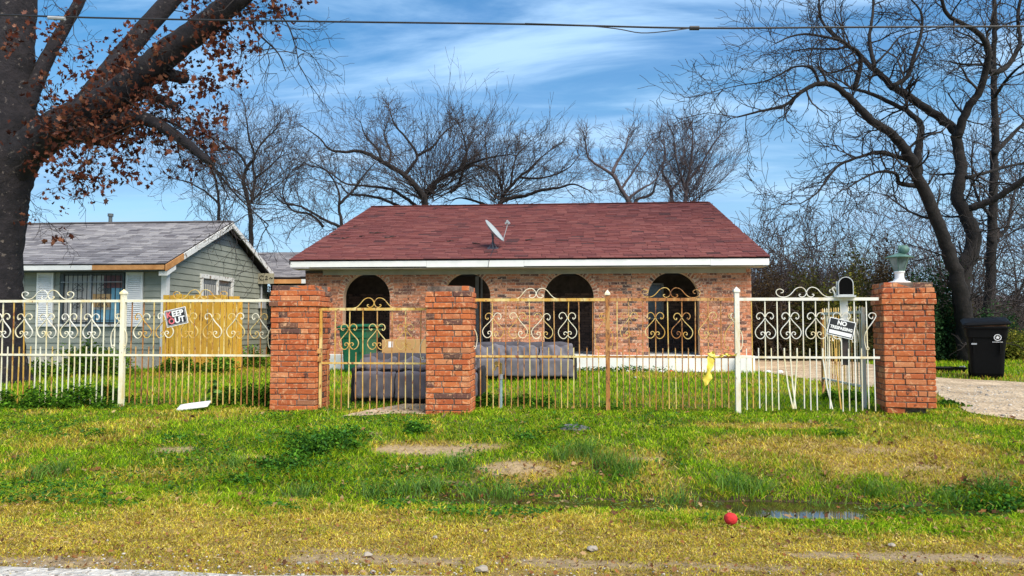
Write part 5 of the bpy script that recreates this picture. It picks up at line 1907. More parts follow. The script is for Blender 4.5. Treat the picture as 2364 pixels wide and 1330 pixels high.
limbs = [
    (Zd((1265, 1100), (1250, 830), (1190, 700), (1130, 590), (1020, 510), (960, 450), (940, 340)), 9, 2, -1, 1),
    (Zd((1130, 580), (1170, 480), (1215, 400), (1240, 300)), 6, 2, 1, 1),
    (Zd((1190, 700), (1260, 590), (1330, 470), (1400, 350)), 5, 1.6, 1, 1),
    (Zd((1230, 780), (1330, 700), (1420, 640), (1500, 520)), 5, 1.6, 1, 1),
]
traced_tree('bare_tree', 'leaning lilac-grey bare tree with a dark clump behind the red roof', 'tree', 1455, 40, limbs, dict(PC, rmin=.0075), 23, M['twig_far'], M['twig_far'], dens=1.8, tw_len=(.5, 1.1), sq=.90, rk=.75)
limbs = [
    (Zd((1630, 1100), (1640, 810), (1650, 640), (1680, 480), (1690, 250)), 9, 2, 0, 1.1),
    (Zd((1545, 1100), (1545, 810), (1530, 680), (1480, 560), (1500, 420), (1490, 350)), 7, 2, 1, 1.1),
    (Zd((1650, 640), (1740, 520), (1800, 400), (1860, 300)), 5, 1.5, 1, 1.1),
    (Zd((1640, 700), (1600, 560), (1570, 420), (1560, 280)), 5, 1.5, -1, 1.1),
    (Zd((1545, 700), (1620, 600), (1640, 500), (1630, 380)), 4, 1.5, 1, 1.1),
    (Zd((1290, 830), (1300, 780), (1400, 740), (1430, 650), (1450, 560)), 6, 1.5, 1, 1.1),
]
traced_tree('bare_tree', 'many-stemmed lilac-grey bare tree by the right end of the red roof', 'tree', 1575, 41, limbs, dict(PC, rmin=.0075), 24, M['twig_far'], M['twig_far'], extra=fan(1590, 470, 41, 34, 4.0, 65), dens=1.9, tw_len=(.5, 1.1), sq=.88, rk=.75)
limbs = [
    (Zc((495, 1500), (497, 1080), (490, 900), (450, 720), (475, 620), (520, 560), (485, 440), (470, 330)), 6.5, 1.6, -1, 1),
    (Zc((500, 860), (520, 700), (510, 600), (560, 480), (640, 400)), 4, 1.5, 1, 1),
    (Zc((480, 640), (420, 540), (330, 480), (260, 440)), 3.5, 1.4, 1, 1),
    (Zc((515, 700), (600, 640), (680, 560)), 3, 1.4, -1, 1),
    (Zc((290, 1500), (290, 1000), (290, 850), (270, 700), (230, 620), (160, 560)), 4.5, 1.6, 1, 1),
    (Zc((292, 860), (200, 780), (90, 720), (0, 700)), 3, 1.3, 1, 1),
]
traced_tree('bare_tree', 'slim forked bare tree rising between the two houses', 'tree', 580, 32, limbs, dict(PC, rmin=.0065, up=.05), 25, M['bark'], M['twig_mid'], extra=fan(580, 470, 32, 22, 3.6, 55), dens=1.3, tw_len=(.7, 1.3))
limbs = [
    (Zc((1090, 1500), (1080, 1020), (1060, 900), (1060, 780), (1000, 640), (900, 560)), 7, 1.6, 1, 1),
    (Zc((1075, 1010), (960, 960), (820, 880), (700, 850), (640, 780)), 6, 1.6, -1, 1),
    (Zc((1060, 860), (1150, 760), (1220, 650), (1290, 560)), 5, 1.6, 1, 1),
    (Zc((960, 1010), (880, 930), (760, 900), (700, 780), (740, 640)), 5, 1.5, -1, 1),
]
traced_tree('bare_tree', 'low crooked bare tree hanging over the left corner of the red roof', 'tree', 790, 30, limbs, dict(PC, rmin=.0065), 26, M['bark'], M['twig_mid'], dens=1.9, tw_len=(.5, 1.1), sq=.88, rk=.75)


# --- generic winter trees and thickets that close the view
def wild_tree(name, label, cat, px, Y, H, seed, twig, n0=3, lean=.25, P=None, r0_=.10, group=None, kids=1.3, sides=3):
    rnd = random.Random(seed)
    b = at(px, 750, Y)
    S = []
    P = P or dict(n=[6, 4, 3, 3], wob=.20, up=.06, kids=kids, ang=(20, 55), lr=(.38, .62), rmin=.011, max=3, taper=.3)
    for _ in range(n0):
        d = nrm3(rnd.gauss(0, lean), rnd.gauss(0, lean), 1)
        grow(S, (b.x + rnd.gauss(0, .3), Y + rnd.gauss(0, .3), -.1), d, H * rnd.uniform(.55, .8), r0_ * rnd.uniform(.7, 1.1), 0, P, rnd)
    root = empty(name, (b.x, Y, 0), 0, label, cat, group)
    thick = [s for s in S if s[6] > r0_ * .55]
    fine = [s for s in S if s[6] <= r0_ * .55]
    link('trunk', seg_mesh('stems', thick, twig, (b.x, Y, 0), 6), root)
    link('crown', seg_mesh('twigs', fine, twig, (b.x, Y, 0), sides), root)
    return root


G1, G2 = 'winter trees beyond the yards', 'leafless brush beyond the driveway'
for i, (px, Y, H, n0) in enumerate(((455, 44, 4.8, 3), (660, 46, 5.0, 3), (730, 42, 4.8, 3), (1260, 52, 5.6, 3), (1730, 44, 6.0, 4), (1790, 36, 6.4, 4), (1890, 46, 8.5, 4), (1990, 40, 7.5, 4), (2080, 52, 9.0, 4), (2180, 44, 8.5, 4), (2330, 40, 10, 4), (2400, 34, 10, 3), (1700, 33, 5.2, 4), (330, 60, 5.0, 2))):
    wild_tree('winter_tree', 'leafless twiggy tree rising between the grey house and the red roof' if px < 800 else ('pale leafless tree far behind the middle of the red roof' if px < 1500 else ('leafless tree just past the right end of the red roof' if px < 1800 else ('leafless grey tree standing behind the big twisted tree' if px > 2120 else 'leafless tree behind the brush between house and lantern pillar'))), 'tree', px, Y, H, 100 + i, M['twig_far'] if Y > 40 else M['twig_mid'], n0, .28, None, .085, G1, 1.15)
PB = dict(n=[5, 4, 3], wob=.30, up=.02, kids=1.9, ang=(25, 75), lr=(.40, .70), rmin=.0095, max=2, taper=.35)
M['brush'] = plain('dark_brown_brush', (.060, .042, .036), .95, bs=0)
for i, (px, Y, H) in enumerate(((1765, 25, 3.0), (1800, 27, 3.4), (1840, 24, 2.6), (1880, 26, 3.2), (1930, 25, 3.0), (1975, 27, 3.2), (2020, 25, 2.8), (2070, 28, 3.4), (1745, 23, 2.6), (1860, 30, 3.8), (1950, 31, 3.8), (2110, 30, 3.4), (2290, 27, 2.4), (2400, 26, 1.6), (1780, 31, 4.0), (1720, 27, 3.6), (1825, 33, 4.6), (1900, 34, 4.8), (1990, 35, 4.8), (2060, 34, 4.6), (2140, 36, 4.6), (2230, 33, 4.2), (2290, 36, 4.6), (2360, 33, 4.4))):
    wild_tree('brush_shrub', 'tall tangled brush at the back behind the driveway shrubs' if Y > 29.5 else ('dark tangled brush right beside the end of the brick house' if px < 1850 else ('low tangled brush beyond the black bin' if px > 2200 else 'dark tangled brush behind the mailbox and white fence panel')), 'shrub', px, Y, H, 200 + i, M['brush'], 9, .55, PB, .035, G2)
for i, (px, Y, H) in enumerate(((455, 30, 3.4), (500, 29, 3.6), (545, 30, 3.5), (600, 30, 3.0), (650, 28, 2.8), (700, 27, 2.9), (745, 28, 3.1))):
    wild_tree('brush_shrub', 'rusty leafless brush showing above the grey house roof', 'shrub', px, Y, H * 1.08, 300 + i, M['twig_mid'], 8, .5, PB, .035, 'brush between the houses')


# --- leafy things
def leaves(C, size, colr, rng, up=.5, fold=.25, asp=.55):
    """diamond leaves, one fold along the midrib. C (n,3) centres, size (n,), colr (n,3)"""
    n = len(C)
    N = rng.normal(size=(n, 3))
    N[:, 2] = np.abs(N[:, 2]) + up
    N /= np.linalg.norm(N, axis=1)[:, None]
    A = rng.normal(size=(n, 3))
    A -= N * (A * N).sum(1)[:, None]
    A /= np.linalg.norm(A, axis=1)[:, None]
    B = np.cross(N, A)
    s = size[:, None]
    V = np.stack([C - A * s * .5, C - B * s * asp * .5 + N * s * fold * .3 - A * s * .05, C + A * s * .5, C + B * s * asp * .5 + N * s * fold * .3 - A * s * .05], 1).reshape(-1, 3)
    o = np.arange(n)[:, None] * 4
    F = np.concatenate([o + np.array([[0, 1, 2]]), o + np.array([[0, 2, 3]])], 0)
    col4 = np.concatenate([np.repeat(colr, 4, 0), np.ones((n * 4, 1))], 1)
    return V, F, col4


def bush(name, label, cat, x, y, z0, rx, ry, rz, n, pal, size, seed, group=None, clumps=14, stems=True, tall=False):
    rng = np.random.default_rng(seed)
    cc = rng.normal(size=(clumps, 3))
    cc /= np.linalg.norm(cc, axis=1)[:, None]
    cc *= rng.uniform(.35, .85, (clumps, 1))
    cc[:, 2] = rng.uniform(.05, .85, clumps) if tall else np.abs(cc[:, 2]) * .9
    if tall: cc[:, :2] *= (1.15 - .6 * cc[:, 2:3])
    k = rng.integers(0, clumps, n)
    d = rng.normal(size=(n, 3))
    d /= np.linalg.norm(d, axis=1)[:, None]
    C = cc[k] + d * (rng.random((n, 1)) ** .45) * rng.uniform(.22, .5, (clumps, 1))[k]
    C[:, 2] = np.abs(C[:, 2])
    C = C * np.array([rx, ry, rz])
    pal = np.array(pal)
    tone = rng.uniform(.7, 1.25, clumps)[k]
    cl = pal[rng.integers(0, len(pal), n)] * tone[:, None] * rng.uniform(.8, 1.2, n)[:, None]
    V, F, c4 = leaves(C, size * rng.uniform(.6, 1.35, n), np.clip(cl, 0, 1), rng)
    root = empty(name, (x, y, z0), 0, label, cat, group)
    link('foliage', np_mesh('foliage', V, F, M['leaf'], c4), root)
    if stems:
        mb = MB()
        for c in cc[:min(clumps, 9)]:
            e = Vector((c[0] * rx, c[1] * ry, c[2] * rz))
            mb.tube([(e.x * .15, e.y * .15, -.05), (e.x * .5, e.y * .5, e.z * .55), e], [.012, .009, .004], 4)
        mb.build('stem', M['twig'], root, local=True)
    return root


EVER = [(.020, .050, .022), (.030, .072, .030), (.045, .095, .040), (.015, .036, .018)]
OLIVE = [(.060, .056, .020), (.085, .078, .026), (.034, .038, .017), (.125, .10, .032), (.05, .075, .022)]
YEL = [(.36, .27, .025), (.46, .33, .03), (.28, .23, .03)]
WEED = [(.055, .145, .014), (.09, .215, .018), (.13, .28, .022), (.028, .075, .012)]
VIV = [(.08, .18, .018), (.14, .29, .024), (.22, .33, .03), (.05, .11, .014)]
for i, (px, Y, rx, rz, lab) in enumerate(((2150, 22.5, 1.0, 1.9, 'dark evergreen shrub under the twisted tree behind the lantern'), (2105, 24, .9, 2.0, 'dark evergreen shrub nearest the brushwood behind the lantern pillar'), (2195, 24.5, 1.1, 1.2, 'low dark evergreen shrub between lantern pillar and black bin'))):
    x = at(px, 750, Y).x
    bush('evergreen_shrub', lab, 'shrub', x, Y, 0, rx, .9, rz, 5200, EVER, .085, 400 + i, None, 22)
bush('yellow_shrub', 'bush with yellow autumn leaves in the brush behind the mailbox', 'shrub', at(1985, 750, 27).x, 27, .3, .9, .7, 3.0, 1500, YEL, .10, 410, None, 9)
for i, (px, Y, rx, rz) in enumerate(((1760, 24, .9, 1.2), (1850, 22.5, 1.0, .9), (1930, 23, 1.0, 1.4), (1985, 22, .9, .9), (2250, 25, 1.3, 1.3), (2330, 24, 1.2, .7), (2380, 23, 1.2, .7), (1900, 28, 1.6, 2.7), (2020, 28, 1.5, 2.5), (1810, 29, 1.5, 2.6), (2110, 30, 1.7, 2.6), (1770, 27, 1.2, 2.2), (1860, 26, 1.3, 2.0), (1960, 26, 1.2, 2.0), (2060, 26, 1.2, 1.9))):
    bush('olive_shrub', 'tall olive-brown undergrowth shrub behind the lower ones past the driveway' if Y > 27.5 else ('olive-brown undergrowth shrub on the grass beyond the black bin' if px > 2200 else 'low olive-brown undergrowth shrub bordering the gravel driveway'), 'shrub', at(px, 750, Y).x, Y, 0, rx * 1.1, .8, rz * 1.12, 3400, OLIVE, .08, 420 + i, 'undergrowth beyond the driveway', 16)
for i, (px, Y, rx, rz) in enumerate(((470, 29, 1.3, 3.2), (560, 31, 1.2, 3.1), (690, 27, 1.1, 2.5), (735, 26, 1.0, 2.4), (640, 30, 1.2, 2.4))):
    bush('rust_shrub', 'dull reddish-brown vine-covered shrub rising between the two houses', 'shrub', at(px, 750, Y).x, Y, 0, rx, .9, rz, 2600, [(.11, .075, .06), (.14, .095, .07), (.085, .07, .05)], .075, 450 + i, 'vine-covered shrubs between the houses', 16)
for i, (px, Y, rx, rz, pal_) in enumerate(((1785, 22.4, .9, 2.9, 0), (1860, 22.8, .9, 2.7, 1), (1930, 22.2, .8, 2.2, 3), (1985, 23, 1.0, 3.1, 1), (2050, 22.4, .8, 2.9, 0), (2105, 21.8, .8, 2.6, 2), (2165, 22.2, .9, 2.7, 2), (2225, 22.6, .8, 1.5, 1), (2290, 24, 1.2, 1.5, 2), (2345, 23, 1.0, .9, 3))):
    bush('leafy_shrub', ['dense brown-leaved shrub in the thicket behind the driveway', 'tall dull olive shrub in the thicket behind the driveway', 'dense dark green shrub in the thicket by the twisted tree', 'yellowish-green leafy shrub at the front of the driveway thicket'][pal_], 'shrub', at(px, 750, Y).x, Y, 0, rx, 1.0, rz, 4200,
         [[(.085, .06, .035), (.11, .08, .04), (.06, .045, .03)], [(.10, .10, .03), (.14, .13, .035), (.07, .075, .022)], [(.035, .085, .03), (.05, .115, .04), (.022, .055, .022)], [(.17, .19, .03), (.24, .22, .035), (.11, .14, .025)]][pal_], .085, 470 + i, 'leafy shrubs in the thicket', 26, True, True)
# weeds along the fences
GW = 'leafy weeds along the iron fence'
for i, (px, py, rx, rz, n) in enumerate(((40, 946, .46, .32, 1900), (110, 940, .42, .36, 2000), (180, 944, .44, .34, 2000), (245, 935, .38, .33, 1900), (505, 938, .28, .24, 1100), (545, 930, .34, .30, 1700), (598, 940, .30, .33, 1600), (1130, 940, .30, .28, 1300), (1205, 935, .36, .26, 1400), (1250, 938, .25, .16, 700), (1940, 925, .28, .24, 1000), (1985, 930, .34, .27, 1300), (2200, 938, .32, .15, 900), (1415, 948, .16, .10, 300), (-60, 950, .4, .28, 1200))):
    p = gp(px, py)
    bush('weed_clump', 'leafy green weeds through the foot of the cream fence by the grey house' if px < 300 else ('leafy green weeds against the left brick pillar under the cream fence' if px < 700 else ('leafy green weeds round the standpipe under the rusty fence' if px < 1300 else ('small weed clump at the foot of the rusty fence post' if px < 1500 else 'leafy green weeds round the foot of the lantern pillar'))), 'weeds', p.x, p.y + .05, p.z - .02, rx, .22, rz, n, WEED, .042, 500 + i, GW, 12, False)
for i, (px, Y, rx, rz, n) in enumerate(((170, 14.6, .55, .75, 1500), (225, 14.8, .5, .95, 1700), (270, 14.4, .45, .6, 1200), (120, 14.2, .5, .45, 900), (420, 15.6, .6, .42, 1400), (500, 15.6, .7, .38, 1600), (585, 17.5, .7, .5, 1400))):
    bush('tall_weeds', 'tall yellow-green weeds growing against the front of the grey house', 'weeds', at(px, 800, Y).x, Y, 0, rx, .4, rz, n, VIV, .07, 540 + i, 'weeds against the grey house', 14)
p = gp(480, 935)
bush('broadleaf_weed', 'pale broad-leaved weed behind the cream fence below the plank panel', 'weeds', p.x, 9.6, 0, .16, .14, .42, 60, [(.12, .27, .06), (.16, .32, .07)], .11, 560, None, 6)
bush('porch_weeds', 'dark weeds along the foot of the white porch slab', 'weeds', at(1420, 850, 16.6).x, 16.62, 0, 1.6, .12, .17, 1400, WEED, .05, 561, None, 26, False)

for i, (px, py, rx, ry, rz, n, lab) in enumerate(((735, 1035, .50, .36, .22, 3800, 'big dark green leafy weed patch on the bank below the left pillar'), (800, 1010, .28, .2, .16, 1300, 'leafy weed mound at the gate side of the big dark weed patch'), (660, 1075, .40, .22, .15, 1800, 'low leafy weeds at the ditch side of the big dark weed patch'),
                                                  (960, 1000, .22, .16, .17, 1200, 'round bluish-green weed standing above the bare sandy strip'), (560, 1110, .30, .14, .10, 900, 'low dark weeds at the ditch edge below the white foam board'), (1310, 990, .26, .16, .10, 800, 'small leafy weeds beside the flat grey stone'), (1230, 1010, .25, .15, .09, 700, 'pale green weeds below the standpipe on the verge'),
                                                  (1925, 1003, .16, .10, .08, 450, 'green weed spot amid the straw-coloured bank grass'), (180, 1000, .5, .25, .08, 900, 'low spreading weeds on the verge below the cream fence'), (400, 1010, .45, .22, .07, 800, 'thin weeds on the verge left of the big dark patch'), (2300, 1165, .4, .14, .12, 900, 'lush weeds at the ditch edge in front of the driveway'))):
    p = gp(px, py)
    bush('verge_weed', lab, 'weeds', p.x, p.y, p.z - .03, rx, ry, rz, n, [(.05, .15, .015), (.08, .21, .02), (.12, .27, .025), (.03, .09, .013), (.06, .17, .04)], .036, 580 + i, 'leafy weeds on the verge', 22, False)

# ================================================================== THE SYCAMORE ON THE LEFT
TY = 12.6
lim = [
    ([(-20, 930), (-12, 880), (-6, 800), (-4, 700), (0, 600), (6, 500), (4, 430), (10, 360), (22, 290), (24, 200), (32, 100), (42, 0), (50, -120)], None, None, 0, .10),
    ([(20, 400), (70, 340), (150, 285), (250, 235), (330, 172), (400, 112), (470, 60), (540, 2), (640, -80)], 46, 20, -1.0, .25),
    ([(180, 270), (225, 205), (270, 145), (330, 72), (400, -5), (460, -70)], 28, 18, 1.0, .25),
    ([(60, 250), (92, 170), (132, 92), (180, 10), (215, -60)], 19, 10, .6, .5),
    ([(320, 182), (370, 172), (426, 180)], 17, 13, -.5, .4),
    ([(300, 212), (350, 221), (405, 246)], 12, 9, -.6, .6),
    ([(130, 310), (180, 300), (235, 312), (270, 290), (310, 272), (360, 285), (430, 330), (482, 374)], 34, 7, -1.2, .8),
    ([(482, 374), (520, 420), (560, 465), (620, 520)], 3.2, 1.2, -.3, .8),
    ([(340, 270), (400, 285), (460, 330), (500, 400), (530, 460)], 4, 1.2, -.8, .8),
    ([(540, 0), (575, 20), (590, 70), (640, 120), (660, 165)], 4, 1.0, -.4, .8),
    ([(620, 10), (660, 50), (680, 100), (690, 150)], 2.5, 1.0, -.4, .8),
]
rnd = random.Random(5)
ppm = F_PX / (TY + .9)
bp = at(-10, 800, TY)
LT = empty('sycamore_tree', (bp.x, TY, 0), 0, 'massive leaning tree with mottled bark and clinging brown leaves beside the grey house', 'tree')
trk = MB()
S = []
anch = []
tr_r = [110, 76, 54, 48, 45, 49, 60, 72, 62, 46, 42, 38, 36]
for li, (pts, r0_, r1_, dd, dk) in enumerate(lim):
    n = len(pts)
    C_ = catmull([at(px, py, TY + dd * i / (n - 1)) for i, (px, py) in enumerate(pts)], 6)
    m = len(C_)
    if r0_ is None: rad = list(np.interp(np.linspace(0, 1, m), np.linspace(0, 1, n), tr_r) / ppm)
    else: rad = [(r0_ + (r1_ - r0_) * (i / (m - 1)) ** .8) / ppm for i in range(m)]
    trk.tube(C_, rad, 18 if rad[0] > .15 else 8, True, None, .055)
    for i in range(1, m):
        L_ = (C_[i] - C_[i - 1]).length
        k = L_ * dk * 6.5
        for _ in range(int(k) + (rnd.random() < k % 1)):
            d = Vector((rnd.gauss(.2, .7), rnd.gauss(-.3, .7), rnd.gauss(-.35, .6))).normalized()
            s0 = len(S)
            grow(S, tuple(C_[i] + d * rad[i] * .8), tuple(d), rnd.uniform(.35, .95), .011, 0, dict(n=[4, 3, 3], wob=.22, up=-.07, kids=.8, ang=(25, 60), lr=(.4, .7), rmin=.0032, max=2), rnd)
            if li not in (9, 10): anch += [(s[3:6]) for s in S[s0:]]
trk.build('trunk', M['bark_left'], LT, smooth=True)
for pts in ([(560, 20), (600, 70), (640, 120), (690, 195)], [(480, 375), (520, 480), (548, 560)], [(430, 330), (470, 420), (500, 470)], [(230, 310), (220, 360), (225, 410), (170, 450)], [(60, 480), (95, 500), (125, 525), (148, 552)], [(200, 350), (180, 400), (175, 440), (172, 470)], [(300, 290), (290, 350), (250, 390)]):
    C_ = catmull([at(px, py, TY - .7) for px, py in pts], 4)
    for a_, b_ in zip(C_[:-1], C_[1:]):
        S.append((*a_, *b_, .005, .004))
        if rnd.random() < .7: grow(S, tuple(b_), nrm3(rnd.gauss(0, .7), rnd.gauss(0, .5), rnd.gauss(-.3, .6)), rnd.uniform(.2, .5), .004, 1, dict(n=[3, 3], wob=.25, up=-.03, kids=.7, ang=(25, 60), lr=(.5, .7), rmin=.003, max=2), rnd)
        anch.append(tuple(b_))
link('crown', seg_mesh('twigs', S, M['twig'], (bp.x, TY, 0)), LT)


def lobed_leaf(seed):
    """dry curled sycamore leaf, about 0.1 m"""
    rr = random.Random(seed)
    out = [(0, -.5), (.22, -.30), (.50, -.22), (.30, .0), (.42, .30), (.14, .18), (0, .52), (-.14, .18), (-.42, .30), (-.30, .0), (-.50, -.22), (-.22, -.30)]
    vs = [(x * rr.uniform(.85, 1.1), y * rr.uniform(.9, 1.1), .35 * x * x + .20 * y * y + rr.uniform(-.05, .05)) for x, y in out] + [(0, -.05, rr.uniform(-.06, 0))]
    return vs, [(k, (k + 1) % 12, 12) for k in range(12)]


DRYL = [(.115, .038, .024), (.155, .056, .034), (.22, .095, .055), (.070, .024, .017), (.13, .046, .028), (.045, .018, .014)]
lm = [plain('dry_leaf_%s' % w_, c, .8, var=.25, scale=20) for w_, c in zip(('russet', 'copper', 'tan', 'umber', 'rust', 'dark'), DRYL)]
LM = []
for s in range(5):
    vs, fs = lobed_leaf(s)
    LM.append(MB().add([(x * .095, y * .095, z * .095) for x, y, z in vs], fs).mesh('leaf'))
# dense clusters hug the limbs, loose ones hang from the twigs
spots = []
for (cx, cy, sx, sy, n) in ((300, 175, 75, 55, 260), (230, 250, 80, 45, 230), (150, 300, 60, 35, 130), (190, 190, 60, 50, 110), (120, 40, 25, 12, 40), (40, 60, 25, 25, 40), (340, 110, 50, 40, 110), (490, 110, 28, 55, 170), (500, 40, 55, 30, 150), (580, 40, 45, 40, 90), (520, 170, 20, 40, 60), (430, 290, 50, 45, 130), (250, 370, 55, 35, 120), (180, 430, 20, 28, 40), (250, 415, 30, 25, 40), (130, 385, 25, 25, 30), (90, 350, 22, 18, 40),
                            (330, 230, 60, 40, 200), (460, 330, 40, 40, 90), (690, 15, 30, 18, 25), (30, 492, 16, 5, 7), (128, 536, 16, 9, 14), (280, 300, 60, 25, 120)):
    for _ in range(max(2, int(n * .40))):
        q = at(rnd.gauss(cx, sx), rnd.gauss(cy, sy), TY + rnd.gauss(-.55, .45))
        spots.append(q)
A_ = np.array(anch)
spots = [q for q in spots]
for i, q in enumerate(spots):
    k = int(np.argmin(((A_ - np.array(q)) ** 2).sum(1)))
    w_ = rnd.uniform(.10, .70)
    spots[i] = q.lerp(Vector(A_[k]), w_) + Vector((0, 0, -.03))
spots = [q + Vector((rnd.gauss(0, .07), rnd.gauss(0, .07), rnd.gauss(-.05, .09))) for q in spots for _ in range(rnd.choice((3, 4, 5, 6)))]
rnd.shuffle(spots)
lb = Vector((bp.x, TY, 0))
for q in spots[:300]:
    link('leaf', rnd.choice(LM), LT, q - lb, (rnd.uniform(-1.6, 1.6), rnd.uniform(-1.6, 1.6), rnd.uniform(0, 6.28)), rnd.choice(lm)).scale = (rnd.uniform(.45, 1.1), rnd.uniform(.7, 1.5), rnd.uniform(.8, 2.2))
V_, F_, C4 = [], [], []
for q in spots[300:]:
    vs, fs = lobed_leaf(rnd.randrange(999))
    Mx = Matrix.Rotation(rnd.uniform(0, 6.28), 3, 'Z') @ Matrix.Rotation(rnd.uniform(-1.6, 1.6), 3, 'X') @ Matrix.Rotation(rnd.uniform(-1.2, 1.2), 3, 'Y')
    s_ = rnd.uniform(.05, .14)
    vs = [(x * rnd.uniform(.5, 1), y, z * 1.6) for x, y, z in vs]
    b0 = len(V_)
    V_ += [tuple(q - lb + Mx @ Vector(v) * s_) for v in vs]
    F_ += [tuple(i + b0 for i in f) for f in fs]
    c = np.array(rnd.choice(DRYL)) * rnd.uniform(.75, 1.25)
    C4 += [(*c, 1)] * len(vs)
tag(link('leaf_mass', np_mesh('leaves', np.array(V_), np.array(F_), M['leaf'], np.array(C4)), LT), kind='stuff')

# --- a house far down the side street
fb = at(2352, 715, 62)
fh = empty('distant_house', (fb.x + 4, 62, 0), 0, 'low pale house with grey roof far beyond the black bin', 'house')
MB().box(fb.x - .6, fb.x + 9, 62, 70, 0, 2.3).build('wall', M['peeling_trim'], fh)
MB().prism([(fb.x - 1.2, 61.3, 2.25), (fb.x - 1.2, 66, 3.5), (fb.x - 1.2, 70.7, 2.25)], (11, 0, 0)).build('roof', M['shingle_grey'], fh)
wd = MB().box(fb.x + .6, fb.x + 1.8, 61.96, 61.995, .9, 1.9).build('window', M['glass'], fh)
MB().box(fb.x + .5, fb.x + 1.9, 61.93, 61.959, .82, .9).build('sill', M['white_trim'], fh)

# ================================================================== GRASS, LEAF LITTER, GRAVEL
rng = np.random.default_rng(77)


def poly_mask(poly, x, y):
    inside = np.zeros(len(x), bool)
    n = len(poly)
    for i in range(n):
        x0_, y0_ = poly[i]
        x1_, y1_ = poly[(i + 1) % n]
        c = ((y0_ > y) != (y1_ > y)) & (x < (x1_ - x0_) * (y - y0_) / (y1_ - y0_ + 1e-12) + x0_)
        inside ^= c
    return inside


def blade_mesh(name, x, y, h, w_, colr, lean, rng):
    n = len(x)
    z = tz(x, y)
    a = rng.uniform(0, 2 * math.pi, n)
    fa = rng.uniform(0, 2 * math.pi, n)
    lx, ly = np.cos(a) * lean * h, np.sin(a) * lean * h
    wx, wy = np.cos(fa) * w_ / 2, np.sin(fa) * w_ / 2
    b = np.stack([x, y, z - .004], 1)
    m_ = b + np.stack([lx * .35, ly * .35, h * .6], 1)
    t_ = b + np.stack([lx, ly, h * np.sqrt(np.clip(1 - (lean * .55) ** 2, .15, 1))], 1)
    wv_ = np.stack([wx, wy, np.zeros(n)], 1)
    V = np.stack([b - wv_, b + wv_, m_ - wv_ * .75, m_ + wv_ * .75, t_], 1).reshape(-1, 3)
    o = np.arange(n)[:, None] * 5
    F = np.concatenate([o + np.array([[0, 1, 3]]), o + np.array([[0, 3, 2]]), o + np.array([[2, 3, 4]])], 0)
    c4 = np.concatenate([np.repeat(colr, 5, 0), np.ones((n * 5, 1))], 1)
    return np_mesh(name, V, F, M['grass'], c4)


def scatter(n, y0, y1, pw=1.0, marg=.8):
    u = rng.random(n)
    y = y0 * (y1 / y0) ** u if pw == 1 else y0 + (y1 - y0) * u
    x = -(.82 * y + marg) + rng.random(n) * (1.58 * y + 2.6 * marg)
    return x, y


# verge: dense short blades
x, y = scatter(400000, 3.40, 9.6)
d = dryness(x, y)
bare = field(BARE, x, y, .22, 25)
lush = field(LUSH, x, y, .4, 50)
zz = tz(x, y)
keep = (rng.random(len(x)) > bare * .93) & (~poly_mask(DRIVE, x, y)) & (~poly_mask(PATH, x, y)) & ((zz > WATER + .006) | (rng.random(len(x)) < np.where((np.abs(x - 1.66) < .45) & (np.abs(y - 5.92) < .32), .010, .22)))
keep &= rng.random(len(x)) < np.interp(y + (fbm(x, y, .3, 60) - .5) * .5, [3.45, 3.60, 3.9], [.04, .55, 1.0])
x, y, d, lush = x[keep], y[keep], d[keep], lush[keep]
h = np.interp(y, [3.6, 4.6, 5.2, 6.5, 9], [.014, .018, .030, .036, .032]) * rng.uniform(.55, 1.5, len(x)) * (1 + .5 * lush) * (.25 + 1.5 * fbm(x, y, .14, 70)) * np.where(rng.random(len(x)) < .04, 1.8, 1.0)
h = h * np.where(d > .6, .75, 1.0) * np.where((np.abs(x - 1.66) < .5) & (y > 5.2) & (y < 5.75), .4, 1.0)
w_ = np.interp(y, [3.6, 6, 9.6], [.0048, .0066, .0085]) * rng.uniform(.7, 1.4, len(x))
lean = rng.uniform(.35, 1.45, len(x)) + .25 * (d > .6)
th = rng.random(len(x)) < .05 + .18 * smooth01((fbm(x, y, .25, 66) - .5) / .2)
tag(link('verge_grass', blade_mesh('verge_grass', x, y, h, w_, palette(rng, np.where(th, np.maximum(d, .8), d), len(x)) * (.55 + .90 * fbm(x, y, .18, 61))[:, None], np.where(th, 2.2, lean), rng)), 'patchy green and straw-coloured grass on the verge', 'grass', kind='stuff')
# yard behind the fence and round the houses
x, y = scatter(185000, 9.6, 34, marg=1.0)
keep = (~poly_mask(DRIVE, x, y)) & (~poly_mask(PATH, x, y)) & ~((y > 16.7) & (x > HX0 - .1) & (x < HX1 + .1)) & ~((y > 16.9) & (y < 23) & (x < NXW + .05))
x, y = x[keep], y[keep]
d = dryness(x, y)
h = np.interp(y, [9.6, 17, 34], [.05, .065, .12]) * rng.uniform(.5, 1.5, len(x))
w_ = np.interp(y, [9.6, 17, 34], [.009, .015, .04]) * rng.uniform(.7, 1.3, len(x))
tag(link('yard_grass', blade_mesh('yard_grass', x, y, h, w_, palette(rng, d, len(x)) * np.array([1.05, 1.05, .95]), rng.uniform(.1, .9, len(x)), rng)), 'bright short lawn grass inside the fence and between the houses', 'grass', kind='stuff')
